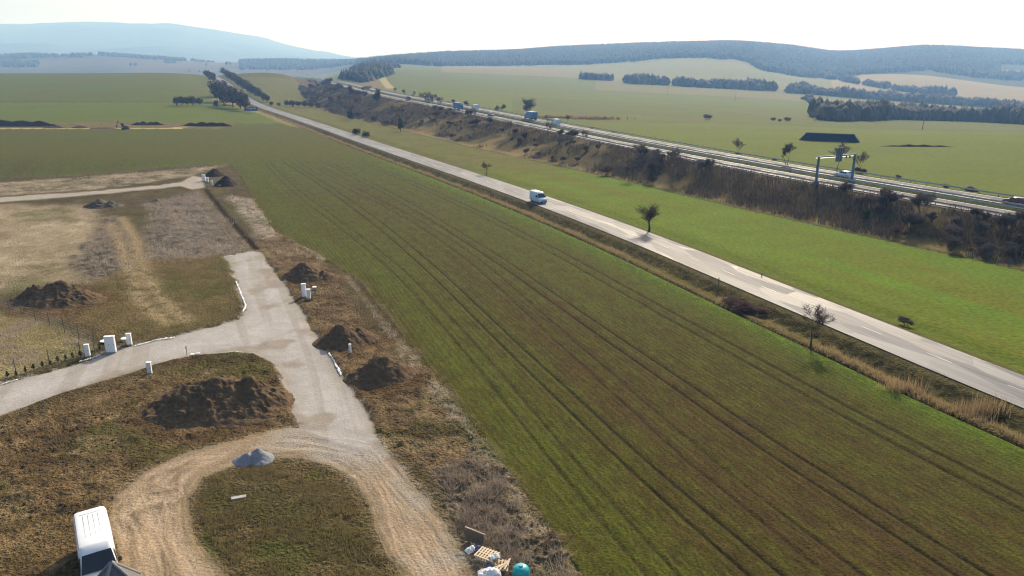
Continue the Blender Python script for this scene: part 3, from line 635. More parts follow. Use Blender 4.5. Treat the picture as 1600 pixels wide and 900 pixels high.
def bare_tree(seed, h, spread, trunk_h, r0, levels=3, ntw=5, tw=.035, multi=1, up=.5, nb=4, twl=.9):
    rr = random.Random(seed); TV, TF, CV, CF = [], [], [], []
    def grow(p_, d, L, r_, lev):
        seg_n = 3; q = np.array(p_, float); dd = unit(d)
        for i in range(seg_n):
            nd = unit(dd + np.array([rr.uniform(-.22, .22), rr.uniform(-.22, .22), rr.uniform(-.08, .22)])); e = q + nd * L / seg_n
            ra, rb = r_ * (1 - .25 * i), r_ * (1 - .25 * (i + 1))
            if lev <= 1: tube(TV, TF, q, e, ra, rb, 5 if lev == 0 else 3)
            else: tube(CV, CF, q, e, ra, rb, 3)
            q, dd = e, nd
            if lev < levels and (i > 0 or lev > 0):
                for _ in range(nb if i == seg_n - 1 else max(1, nb - 2)):
                    a = rr.uniform(0, 6.28); side = np.array([math.cos(a), math.sin(a), 0]) * spread
                    grow(q, unit(dd * .7 + side + np.array([0, 0, up * rr.uniform(-.2, 1)])), L * rr.uniform(.5, .75), rb * .6, lev + 1)
            if lev >= levels - 1:
                for _ in range(ntw):
                    a = rr.uniform(0, 6.28); twig(CV, CF, q, unit(dd * .8 + np.array([math.cos(a), math.sin(a), rr.uniform(-.5, .9)]) * .8), L * twl * rr.uniform(.4, 1), tw, rr)
    for k in range(multi):
        a = rr.uniform(0, 6.28); lean = .0 if multi == 1 else .45
        base_ = (math.cos(a) * .15 * (multi > 1), math.sin(a) * .15 * (multi > 1), -.15)
        grow(base_, unit((math.cos(a) * lean + .04, math.sin(a) * lean, 1)), trunk_h * (1 if multi == 1 else rr.uniform(.7, 1.1)), r0, 0)
    V = np.array(TV + CV); s = h / V[:, 2].max()
    return np.array(TV) * s, TF, np.array(CV) * s, CF
def mesh_from(name, V, Fc, mat, smooth=False):
    me = bpy.data.meshes.new(name); me.from_pydata([tuple(v) for v in V], [], [tuple(f) for f in Fc]); me.materials.append(mat); me.update()
    return me
class Proto:
    def __init__(s, t, c): s.t, s.c = t, c
def proto_tree(seed, twm, **k):
    TV, TF, CV, CF = bare_tree(seed, **k); return Proto(mesh_from('trunk', TV, TF, M['bark']), mesh_from('crown', CV, CF, twm))
def put_tree(name, proto, x, y, label, cat, group=None, s=1., rz=None, z=None, parts=True):
    e = bpy.data.objects.new(name, None); COL.objects.link(e); e.location = (x, y, gz(x, y) if z is None else z)
    e.rotation_euler = (0, 0, rnd.uniform(0, 6.28) if rz is None else rz); sx = s if isinstance(s, tuple) else (s, s, s); e.scale = sx
    e['label'] = label; e['category'] = cat
    if group: e['group'] = group
    link('trunk', proto.t, e); link('crown', proto.c, e)
    return e
# the three orchard trees by the road
o1 = proto_tree(9, TWIGD, h=5.6, spread=.72, trunk_h=1.5, r0=.17, levels=3, ntw=2, tw=.026, nb=4, up=1.0, twl=.9)
o2 = proto_tree(8, TWIGD, h=4.6, spread=1.0, trunk_h=1.9, r0=.15, levels=3, ntw=3, tw=.04, nb=3)
o3 = proto_tree(12, TWIGD, h=5.4, spread=.8, trunk_h=2.2, r0=.17, levels=3, ntw=4, tw=.03, nb=3, up=.9)
p = at(1014, 362); put_tree('bare_tree', o1, p[0], p[1], 'round bare orchard tree on the far edge of the country road, middle of the meadow', 'tree', rz=.5, s=(1.25, 1.25, 1.05))
p = at(760, 274); put_tree('bare_tree', o2, p[0], p[1], 'small distant bare tree just behind the road, left of the white van', 'tree', rz=2)
p = at(1267, 546); put_tree('bare_tree', o3, p[0], p[1], 'upright thin bare tree in the dry ditch between the field and the road', 'tree', rz=1.2)
# scrub of the embankment
sh = [proto_tree(100 + i, (TWIG, TWIG, TWIGP, TWIG)[i % 4], h=4.0, spread=(.8, .5, .9, .6)[i % 4], trunk_h=1.5, r0=.06, levels=2, ntw=9, tw=.05, multi=4, nb=3, twl=1.2) for i in range(6)]
tl = [proto_tree(200 + i, TWIG, h=8.5, spread=.55, trunk_h=3.4, r0=.13, levels=3, ntw=4, tw=.05, nb=3, twl=1.0, multi=(1, 2)[i % 2]) for i in range(4)]
def bushy(seed, h, rad, n, mat, leaf=.32, shape='round', skirt=.08, trunk=.1):
    rr = np.random.default_rng(seed); u = rr.normal(0, 1, (n, 3)); u /= np.linalg.norm(u, axis=1)[:, None]; r_ = rr.uniform(.25, 1, n) ** .45
    q = u * r_[:, None]; lump = .75 + .5 * np.array([math.sin(a * 3 + seed) * math.cos(b * 2.3 + seed) for a, b in zip(np.arctan2(u[:, 1], u[:, 0]), u[:, 2])]); q *= lump[:, None]
    if shape == 'cone': tt = (q[:, 2] + 1) / 2; q[:, 0] *= (1.15 - tt); q[:, 1] *= (1.15 - tt)
    c = np.stack([q[:, 0] * rad, q[:, 1] * rad, (q[:, 2] * .5 + .5) * h * (1 - skirt) + h * skirt], 1)
    a = rr.normal(0, 1, (n, 3)); a /= np.linalg.norm(a, axis=1)[:, None]; b = np.cross(a, rr.normal(0, 1, (n, 3))); b /= np.linalg.norm(b, axis=1)[:, None] + 1e-9
    s = leaf * rr.uniform(.5, 1.3, n)[:, None]; V = np.stack([c - a * s, c + b * s * .6, c + a * s, c - b * s * .6], 1).reshape(-1, 3); Fq = np.arange(n * 4).reshape(n, 4)
    TV, TF = [], []; tube(TV, TF, (0, 0, -.2), (0, 0, h * .6), trunk, trunk * .4, 6)
    for k in range(5):
        t = k * 1.3; tube(TV, TF, (0, 0, h * .2 + .05 * k * h), (math.cos(t) * rad * .5, math.sin(t) * rad * .5, h * (.45 + .06 * k)), trunk * .5, trunk * .15, 4)
    return Proto(mesh_from('trunk', TV, TF, M['bark']), np_mesh('crown', V, Fq, [mat]))
ev = [bushy(41 + i, 5.5, 2.2, 900, EVER, .34, trunk=.14) for i in range(2)]
cn = [bushy(51, 6.5, 1.7, 900, EVER, .30, 'cone', trunk=.12)]
hw_p, hw_t = resample(HW, 1.0)
def on_bank(s_, off):
    i = int(np.clip(s_, 1, len(hw_p) - 2)); d = hw_p[i + 1, :2] - hw_p[i - 1, :2]; d /= np.linalg.norm(d); return hw_p[i, 0] - d[1] * off, hw_p[i, 1] + d[0] * off
placed = 0; s0 = next(i for i in range(len(hw_p)) if hw_p[i, 1] > 112)
cand = []
while len(cand) < 232:
    s_ = s0 + 760 * rnd.random() ** 1.35; off = rnd.uniform(13.5, 27.5); x, y = on_bank(s_, off); off = 13.5 + (off - 13.5) * (float(toe_w(y)) - 14.5) / 14.0; x, y = on_bank(s_, off)
    dens = float(fbm(np.array([s_]), np.array([off]), 26, 2, 91)[0])
    if y > 255 and y < 400 and off > 24 and dens < .52: continue
    if dens < .36: continue
    if any((x - a) ** 2 + (y - b) ** 2 < 1.5 for a, b, _ in cand[-60:]): continue
    cand.append((x, y, off))
for i, (x, y, off) in enumerate(cand):
    far_ = y > 420; s = rnd.uniform(.45, 1.1) * (1.4 if far_ else .92) * (.75 if off > 24 else 1)
    if i % 8 == 0 and not far_ or (far_ and i % 3 == 0):
        put_tree('bare_tree', tl[i % 4], x, y, 'thin bare grey tree rising out of the scrub on the motorway embankment', 'tree', 'bare trees on the motorway embankment', rnd.uniform(.55, .95) * (1.25 if far_ else 1))
    else:
        put_tree('bare_shrub', sh[i % 6], x, y, 'leafless brown shrub in the dense scrub of the motorway embankment', 'shrub', 'scrub on the motorway embankment', (s * 1.15, s * 1.15, s))
for k_, (px, py, lb, pr, s) in enumerate([(626, 206, 'dark green conifer in the scrub below the blue lorry', cn[0], 1.15), (590, 160, 'dark evergreen close under the edge of the motorway', ev[0], 1.3), (548, 187, 'low evergreen among bare trees near the bend of the embankment', ev[1], 1.1), (1352, 345, 'small evergreen bush in the embankment scrub near the gantry', ev[1], .45)]):
    p = at(px, py); put_tree('evergreen_tree', pr, p[0], p[1], lb, 'tree', s=s)
# bushes with a place of their own
def bush(px, py, pr, s, label, name='bush'): p = at(px, py); return put_tree(name, pr, p[0], p[1], label, 'bush', s=s)
dk = bushy(61, 3.2, 2.4, 700, leaf_mat('dark_bush', (.03, .035, .022), (.06, .055, .035)), .3, trunk=.08)
tb = bushy(62, 3.0, 2.6, 700, leaf_mat('brown_bush', (.07, .055, .045), (.12, .09, .07)), .3, trunk=.08)
bush(557, 211, dk, .95, 'left one of two dark round bushes beside the country road'); bush(572, 215, dk, .85, 'right one of two dark round bushes beside the country road')
bush(1485, 392, sh[3], (.9, .9, .75), 'round grey bush at the foot of the embankment, far right')
bush(1417, 509, sh[1], (.5, .5, .28), 'small dark bush in the meadow edge beside the road')
for (px, py, s) in ((1152, 482, .5), (1162, 486, .55), (1172, 489, .5), (1182, 492, .42)):
    pass
pb = [proto_tree(300 + i, TWIGP, h=1.5, spread=1.2, trunk_h=.5, r0=.02, levels=2, ntw=14, tw=.03, multi=5, nb=4, twl=1.6) for i in range(2)]
for (px, py, s, lb) in ((1148, 480, 1.0, 'leftmost of the purple brown briar bushes below the road'), (1163, 487, 1.15, 'middle purple brown briar bush below the road'), (1180, 493, .95, 'rightmost of the purple brown briar bushes below the road')):
    bush(px, py, pb[int(s > 1)], (s * 1.7, s * 1.3, s * .9), lb, 'briar_bush')
# shrubs on the outer side of the motorway
for i in range(44):
    s_ = s0 - 20 + 640 * rnd.random() ** 1.4; x, y = on_bank(s_, -rnd.uniform(13, 17))
    tall = y > 215 and rnd.random() < .5
    put_tree('bare_shrub', (tl if tall else sh)[i % 4], x, y, 'bare shrub behind the crash barrier on the field side of the motorway', 'shrub', 'shrubs on the field side of the motorway', rnd.uniform(.35, .6) if not tall else rnd.uniform(.5, .8))
for px, py, s, lb in ((1229, 258, .75, 'spindly bare shrub behind the motorway, left of the gantry'), (1307, 268, .95, 'thin bare tree seen through the motorway gantry'), (1342, 272, .85, 'wide bare tree just right of the motorway gantry')):
    p = at(px, py); put_tree('bare_tree', tl[1 + (px > 1240)], p[0], p[1], lb, 'tree', s=s)
# single trees and bushes in the fields beyond
big = proto_tree(401, TWIG, h=11.5, spread=.6, trunk_h=3.8, r0=.2, levels=3, ntw=4, tw=.07, multi=6, nb=3, twl=.9, up=1.1)
p = at(827, 180); put_tree('bare_tree', big, p[0], p[1], 'large many stemmed bare tree alone in the field behind the motorway', 'tree', s=(1.15, 1.15, 1.05))
for px, py, s, lb in ((1105, 187, 1.2, 'dark bush alone in the middle of the valley field'), (1208, 189, .8, 'first of three small bushes in a row left of the woodland belt'), (1218, 190, .6, 'middle and lowest of three small field bushes'), (1230, 190, 1.0, 'third and tallest of three small field bushes')):
    bush(px, py, tb, s, lb)
for px, py, s, lb in ((1272, 190, .9, 'thin bare tree at the left end of the dark woodland belt'), (1281, 190, 1.0, 'bare tree touching the dark woodland belt')):
    p = at(px, py); put_tree('bare_tree', tl[2], p[0], p[1], lb, 'tree', s=(s * 1.5, s * 1.5, s))
# roadside trees over the crest, left and right of the country road
rt = [bushy(71 + i, 10, 4.4, 1000, leaf_mat('roadside_crown_%s' % 'abc'[i], c_, d_), .62, trunk=.3, skirt=.12) for i, (c_, d_) in enumerate([((.045, .042, .032), (.085, .07, .055)), ((.035, .04, .026), (.07, .065, .045)), ((.055, .045, .036), (.10, .08, .062))])]
left_t = [(296, 112, .62), (312, 113, .7), (318, 117, .8), (323, 120, .75), (328, 124, .85), (333, 128, .8), (338, 152, 1.0), (344, 160, 1.0), (350, 150, .9), (352, 165, .95), (360, 158, .9), (364, 168, 1.0), (371, 164, .85), (376, 170, .9), (382, 173, .8), (276, 165, .45), (284, 165, .5), (293, 165, .42), (302, 165, .5), (312, 165, .42), (338, 168, .35)]
for i, (px, py, s) in enumerate(left_t):
    p = at(px, py); lone = i == 0; low = 15 <= i < 20
    put_tree('roadside_tree', rt[i % 3], p[0], p[1], 'small round tree alone on the crest of the left field' if lone else ('low round tree in the short hedge at the corner of the left fields' if low else 'dark leafless tree crowded along the left side of the country road'), 'tree', None if lone else ('hedge trees of the left fields' if low else 'trees left of the road on the rise'), (s * 1.3, s * 1.3, s * (1.35 if py > 135 else 1.1)))
right_t = [(342, 113, .7), (349, 117, .8), (355, 122, .85), (361, 126, .9), (367, 130, .9), (373, 135, .85), (379, 139, .9), (386, 143, .85), (392, 147, .8), (398, 150, .75), (405, 154, .7), (412, 158, .6), (418, 160, .55)]
for i, (px, py, s) in enumerate(right_t):
    p = at(px, py); put_tree('roadside_tree', rt[(i + 1) % 3], p[0], p[1], 'dark bushy tree in the row along the right side of the country road', 'tree', 'trees right of the road on the rise', s * 1.15)
for i, (px, py, s) in enumerate([(424, 165, .3), (436, 166, .28), (448, 166, .42), (457, 167, .5), (466, 167, .45), (476, 168, .5), (486, 168, .42), (497, 168, .4)]):
    p = at(px, py); put_tree('hedge_bush', rt[i % 3], p[0], p[1], 'dark bush in the hedge between the small hill field and the straw meadow', 'bush', 'hedge at the foot of the hill field', (s * 1.3, s * 1.3, s))
for i, (px, py, s) in enumerate([(456, 110, .42), (464, 112, .42), (472, 115, .45), (480, 118, .42), (488, 122, .4)]):
    p = at(px, py); put_tree('hedge_bush', rt[i % 3], p[0], p[1], 'dark bush on the descending brow of the small hill field', 'bush', 'bushes on the brow of the hill field', (s * 1.5, s * 1.5, s))
# ------------------------------------------------------------------ ground vegetation (stuff)
def blades(name, pts, hh, wd, n_per, spread, mat, label, lean=.5, seed=1):
    r_ = np.random.default_rng(seed); pts = np.asarray(pts); k = len(pts) * n_per; P0 = np.repeat(pts, n_per, 0) + 0.0
    P0[:, 0] += r_.normal(0, spread, k); P0[:, 1] += r_.normal(0, spread, k)
    h = r_.uniform(hh[0], hh[1], k) * (.35 + 1.3 * fbm(P0[:, 0], P0[:, 1], 2.2, 3, 55)); a = r_.uniform(0, 6.28, k); ln = r_.uniform(0, lean, k) * h; ca, sa = np.cos(a), np.sin(a)
    b = r_.uniform(0, 6.28, k); wx, wy = np.cos(b) * wd / 2, np.sin(b) * wd / 2
    A = P0 + np.stack([-wx, -wy, np.full(k, -.03)], 1); B_ = P0 + np.stack([wx, wy, np.full(k, -.03)], 1); T = P0 + np.stack([ca * ln, sa * ln, h], 1)
    V = np.stack([A, B_, T], 1).reshape(-1, 3)
    return link(name, np_mesh(name, V, np.arange(3 * k).reshape(k, 3), [mat]), None, kind='stuff', label=label, category='vegetation')
def scatter(polys, n, sd_min=0., seed=3, avoid=True):
    r_ = np.random.default_rng(seed); out = []
    for poly in polys:
        a = np.array(poly); lo, hi = a.min(0), a.max(0); x = r_.uniform(lo[0], hi[0], n); y = r_.uniform(lo[1], hi[1], n)
        m = sdf(x, y, poly) > sd_min
        if avoid: m &= (sdf(x, y, GRAVEL) < -.5) & (sdf(x, y, TRACK) < -.6) & (sdf(x, y, SITE) > .2)
        x, y = x[m], y[m]; out.append(np.stack([x, y, ground_z(x, y)], 1))
    return np.concatenate(out)
def gate(p, sc, lo, seed): return p[fbm(p[:, 0], p[:, 1], sc, 3, seed) > lo]
blades('dead_weeds', gate(scatter([Z['weeds']], 5200), 1.2, .50, 81), (.2, .75), .05, 11, .30, WEED, 'tangled dead weeds and straw beside the pallets and the field edge', 1.8)
blades('dry_grass', gate(scatter([Z['straw']], 9000, seed=4), 1.6, .42, 82), (.15, .5), .05, 6, .2, WEED, 'pale dry grass strip along the edge of the crop field', .9)
blades('dead_stalks', gate(scatter([Z['brush2'], Z['brush1']], 5000, seed=5), 4, .52, 83), (.2, .8), .06, 6, .3, WEED, 'grey brown dead stalks on the unbuilt plots', .7)
blades('dead_stalks', gate(scatter([Z['pale2'], Z['strip']], 3500, seed=6), 3, .52, 84), (.25, .7), .08, 6, .3, WEED, 'pale dead stalks around the far edge of the plots', .7)
blades('dry_tufts', gate(scatter([Z['yard'], Z['pale']], 5000, seed=7), 4, .5, 85), (.1, .35), .06, 6, .25, WEED, 'flattened yellow grass tufts of the fenced plot', .9)
blades('rough_grass', gate(scatter([Z['island'], Z['green'], Z['soilB']], 7000, seed=8), 1.5, .5, 86), (.06, .22), .05, 7, .15, GRASSB, 'short rough grass of the track island and plots', .9)
r_ = np.random.default_rng(9); ns = 26000; ss = s0 - 30 + 780 * r_.random(ns) ** 1.3; oo = r_.uniform(12.5, 27.5, ns)
xy = np.array([on_bank(a, b) for a, b in zip(ss, oo)]); oo = 12.5 + (oo - 12.5) * (toe_w(xy[:, 1]) - 13.5) / 15.0; xy = np.array([on_bank(a, b) for a, b in zip(ss, oo)])
keepm = (fbm(ss, oo, 9, 3, 92) > .42) & ~((xy[:, 1] > 255) & (xy[:, 1] < 400) & (oo > 24) & (fbm(ss, oo, 26, 2, 91) < .54)); xy = xy[keepm]
blades('undergrowth', np.c_[xy, ground_z(xy[:, 0], xy[:, 1])], (.4, 1.8), .13, 4, .55, SCRUBG, 'brown undergrowth covering the motorway embankment', .35)
ns = 5000; ss = r_.uniform(0, 600, ns); rp, rt_ = resample([p for p in ROAD if p[1] > 20], 1.0); rp = rp[:620]
dd_ = np.gradient(rp[:, :2], axis=0); dd_ /= np.hypot(dd_[:, 0], dd_[:, 1])[:, None]
ii = r_.integers(0, len(rp) - 1, ns * 2); oo = r_.uniform(8.2, 10.0, ns * 2); xy = np.stack([rp[ii, 0] - dd_[ii, 1] * oo, rp[ii, 1] + dd_[ii, 0] * oo], 1)
xy = xy[fbm(xy[:, 0], xy[:, 1], 5, 3, 93) > .5]
blades('ditch_reed', np.c_[xy, ground_z(xy[:, 0], xy[:, 1])], (.2, .8), .05, 6, .22, REED, 'dry reed and grass in the roadside ditch', .6)
for px, py, n_, lb in ((1530, 648, 60, 'orange brown reed clump in the ditch near the right edge'), (1409, 608, 26, 'small reed clump in the ditch right of the thin tree'), (870, 184, 240, 'pale reed strip in the field behind the motorway, left one'), (930, 186, 240, 'pale reed strip in the field behind the motorway, right one')):
    p = at(px, py); fl = py < 300; q = np.stack([p[0] + rng.normal(0, 7 if fl else 1.0, n_), p[1] + rng.normal(0, 2.5 if fl else .5, n_)], 1)
    blades('reed_clump', np.c_[q, ground_z(q[:, 0], q[:, 1])], (.8, 1.8) if not fl else (1, 2.2), .05 if not fl else .3, 10, .25, REED, lb, .3)
# ------------------------------------------------------------------ earth heaps
def heap(name, px, py, wx, dy, h, mat, label, cat, rot=0., lobes=((0, 0, 1, 1),), n=90, rough=.22, seed=1, lump=1.0):
    p = at(px, py); g = np.linspace(-1.15, 1.15, n); GX_, GY_ = np.meshgrid(g, g, indexing='ij'); x = GX_.ravel(); y = GY_.ravel(); z = np.zeros(len(x))
    wob = .28 * (fbm(x + 5, y, .7, 3, seed) - .5)
    for lx, ly, lr, lh in lobes:
        d = np.hypot((x - lx) / lr, (y - ly) / lr) + wob; z = np.maximum(z, lh * np.clip(1.10 - d, 0, 1) ** 1.12)
    nn = fbm(x * wx, y * dy, lump, 4, seed + 7, .62) - .5; z = z * h + np.where(z > .02, nn * rough * .8 * h * np.minimum(1, z * 4), 0)
    z = np.minimum(z, h * (1.02 + .1 * nn)) - .06 - .25 * (z <= .015)
    ca, sa = math.cos(rot), math.sin(rot); xx = p[0] + (x * ca * wx / 2 - y * sa * dy / 2); yy = p[1] + (x * sa * wx / 2 + y * ca * dy / 2)
    V = np.stack([xx, yy, ground_z(xx, yy) + z], 1); V[:, :] -= np.array([p[0], p[1], p[2]])
    i = np.arange(n * n).reshape(n, n); Fq = np.stack([i[:-1, :-1], i[1:, :-1], i[1:, 1:], i[:-1, 1:]], -1).reshape(-1, 4)
    Fq = Fq[(z[Fq] > -.2).any(1)]; u, inv = np.unique(Fq, return_inverse=True)
    o = link(name, np_mesh(name, V[u], inv.reshape(Fq.shape), [mat], smooth=False), None, label=label, category=cat); o.location = p; return o
heap('soil_heap', 343, 632, 13.2, 9.4, 2.7, M['soil'], 'largest heap of dark brown earth, above the bend of the dirt track', 'earth heap', 0, ((0, .05, 1.0, .95), (-.38, -.12, .62, .8), (.05, .2, .6, .9), (.42, .05, .58, 1.0)), 150, .5, 1, 1.6)
heap('soil_heap', 545, 533, 7.6, 7, 2.2, M['soil'], 'brown earth heap right of the gravel road, behind the white pipe marker', 'earth heap', .3, ((-.2, 0, .8, 1), (.3, .1, .6, .7)), 80, .35, 2)
heap('soil_heap', 598, 590, 8.2, 7, 2.3, M['soil'], 'brown earth heap closest to the crop field, in front of the pipe marker', 'earth heap', .5, ((0, .1, .85, 1), (-.4, .25, .5, .6)), 80, .38, 3)
heap('soil_heap', 484, 433, 9.2, 9, 2.2, M['soil'], 'dark earth heap beside the head of the gravel road', 'earth heap', .2, ((-.15, .1, .8, 1), (.45, -.1, .5, .5)), 80, .4, 4)
heap('soil_heap', 97, 468, 13.0, 8, 2.5, M['soil'], 'long earth heap behind the wire fence at the left', 'earth heap', -.1, ((-.1, 0, .95, .85), (-.45, -.15, .5, .9), (0, .1, .6, 1)), 100, .5, 5, 1.6)
heap('soil_heap', 336, 274, 6.6, 6, 2.1, M['darksoil'], 'farther of two black heaps at the end of the far gravel turning place', 'earth heap', 0, ((0, 0, .95, 1),), 50, .2, 6)
heap('soil_heap', 354, 289, 6.8, 7, 2.5, M['darksoil'], 'nearer of two black heaps at the end of the far gravel turning place', 'earth heap', 0, ((0, 0, .95, 1),), 50, .25, 7)
heap('brush_heap', 163, 322, 9, 8, 1.7, M['brushy'], 'low dark brush heap in the middle of the dry plots', 'brush heap', 0, ((-.2, 0, .75, 1), (.35, 0, .6, .8)), 60, .5, 8)
heap('brush_heap', 245, 316, 4.5, 3.5, .8, M['brushy'], 'smaller brush heap right of the track through the plots', 'brush heap', 0, ((0, 0, .95, 1),), 40, .5, 9)
heap('gravel_heap', 396, 718, 3.5, 2.9, .95, M['stone'], 'blue grey heap of stone chips at the inner edge of the dirt track', 'gravel heap', 0, ((-.25, -.05, .65, .75), (.2, .1, .75, 1)), 60, .22, 10, .5)
for px, py, wx, h, lb in ((20, 197, 50, 3.2, 'long dark soil bank at the left edge beside the far dirt road'), (230, 195, 19, 2.0, 'dark soil bank right of the excavator'), (323, 197, 28, 2.2, 'dark soil bank right of the fork in the far dirt road'), (125, 200, 9, 1.3, 'low brown soil heap in the middle of the far bare strip'), (84, 200, 12, 1.3, 'low brown soil heap near the long dark bank'), (160, 201, 14, .9, 'flattest brown soil heap left of the excavator')):
    heap('soil_bank', px, py, wx, 9, h, M['darksoil' if h > 1.5 else 'soil'], lb, 'earth heap', 0, ((-.55, 0, .45, .8), (-.2, 0, .5, 1), (.2, 0, .5, .9), (.55, 0, .45, .85)), 60, .35, 20 + px, 4)
heap('soil_bank', 1432, 229, 30, 5, .9, M['darksoil'], 'low dark ridge of manure lying in the field behind the motorway', 'earth heap', -.05, ((-.6, 0, .4, .6), (-.2, 0, .5, 1), (.2, 0, .5, .9), (.6, 0, .4, .7)), 50, .35, 31, 3)
def clods(name, pts, size, mat, label, seed=1):
    r_ = np.random.default_rng(seed); n = len(pts); oc = np.array([(1, 0, 0), (0, 1, 0), (-1, 0, 0), (0, -1, 0), (0, 0, 1), (0, 0, -.5)], float); fo = np.array([(0, 1, 4), (1, 2, 4), (2, 3, 4), (3, 0, 4), (1, 0, 5), (2, 1, 5), (3, 2, 5), (0, 3, 5)])
    sz = size[0] + (size[1] - size[0]) * r_.random(n) ** 3; a = r_.uniform(0, 6.28, n); V = oc[None] * r_.uniform(.5, 1.2, (n, 6, 3)) * sz[:, None, None]
    x = V[..., 0] * np.cos(a)[:, None] - V[..., 1] * np.sin(a)[:, None]; y = V[..., 0] * np.sin(a)[:, None] + V[..., 1] * np.cos(a)[:, None]
    V = np.stack([x, y, V[..., 2] * .7], -1) + pts[:, None, :]; F_ = (np.arange(n)[:, None, None] * 6 + fo[None]).reshape(-1, 3)
    return link(name, np_mesh(name, V.reshape(-1, 3), F_, [mat]), None, kind='stuff', label=label, category='clods')
_s = scatter([Z['soilA'], Z['soilB']], 9000, seed=31); clods('earth_clods', gate(_s, 4, .47, 96), (.03, .2), M['soil'], 'loose clods of brown earth around the heaps and gravel road', 2)
_s = scatter([Z['ochre'], Z['island'], Z['green']], 2500, seed=32); clods('earth_clods', gate(_s, 4, .5, 97), (.03, .12), M['soil'], 'small clods on the grass island and beside the dirt track', 3)
# ------------------------------------------------------------------ helpers for built things
def bx(name, sx, sy, sz, loc, mat, parent, bev=0., rot=(0, 0, 0), **kw):
    me = bpy.data.meshes.new(name); bm = bmesh.new(); bmesh.ops.create_cube(bm, size=1)
    bmesh.ops.scale(bm, vec=(sx, sy, sz), verts=bm.verts)
    if bev: bmesh.ops.bevel(bm, geom=list(bm.edges), offset=bev, segments=2, affect='EDGES')
    bm.to_mesh(me); bm.free(); me.materials.append(mat); o = link(name, me, parent, **kw); o.location = loc; o.rotation_euler = rot; return o
def cyl(name, r_, h, loc, mat, parent, seg=16, rot=(0, 0, 0), r2=None, bev=0., **kw):
    me = bpy.data.meshes.new(name); bm = bmesh.new(); bmesh.ops.create_cone(bm, cap_ends=True, segments=seg, radius1=r_, radius2=r_ if r2 is None else r2, depth=h)
    if bev: bmesh.ops.bevel(bm, geom=[e for e in bm.edges if abs(e.verts[0].co.z - e.verts[1].co.z) < 1e-5], offset=bev, segments=2, affect='EDGES')
    bm.to_mesh(me); bm.free(); me.materials.append(mat); o = link(name, me, parent, **kw); o.location = loc; o.rotation_euler = rot; return o
def root(name, loc, rz, label, cat, group=None):
    e = bpy.data.objects.new(name, None); COL.objects.link(e); e.location = loc; e.rotation_euler = (0, 0, rz); e['label'] = label; e['category'] = cat
    if group: e['group'] = group
    return e
# ------------------------------------------------------------------ vehicles (x forward)
def loft(name, st, mat, parent, smooth=True):
    # st: list of (x, list of (halfwidth, z)) from bottom to top, mirrored
    V = []; Fc = []; k = len(st[0][1]) * 2
    for x, pr in st:
        V += [(x, -hw, z) for hw, z in pr] + [(x, hw, z) for hw, z in pr[::-1]]
    for i in range(len(st) - 1):
        for j in range(k): a = i * k + j; b = i * k + (j + 1) % k; Fc.append((a, b, b + k, a + k))
    Fc.append(tuple(range(k))[::-1]); Fc.append(tuple((len(st) - 1) * k + j for j in range(k)))
    me = mesh_from(name, V, Fc, mat); bm = bmesh.new(); bm.from_mesh(me); bmesh.ops.recalc_face_normals(bm, faces=bm.faces); bm.to_mesh(me); bm.free()
    for p_ in me.polygons: p_.use_smooth = smooth
    me.set_sharp_from_angle(angle=R(38)) if hasattr(me, 'set_sharp_from_angle') else None
    return link(name, me, parent)
def quad(name, pts, mat, parent, th=.015):
    me = mesh_from(name, pts, [tuple(range(len(pts)))], mat); o = link(name, me, parent); m = o.modifiers.new('thick', 'SOLIDIFY'); m.thickness = th; m.offset = 0; return o
def wheel(parent, x, y, r_=.35, wd=.22):
    s = 1 if y > 0 else -1
    w_ = cyl('wheel', r_, wd, (x, y, r_), M['tyre'], parent, 20, (R(90), 0, 0), bev=.03); rm = cyl('rim', r_ * .62, .03, (0, 0, -s * (wd / 2 + .004)), M['rim'], w_, 12); return w_
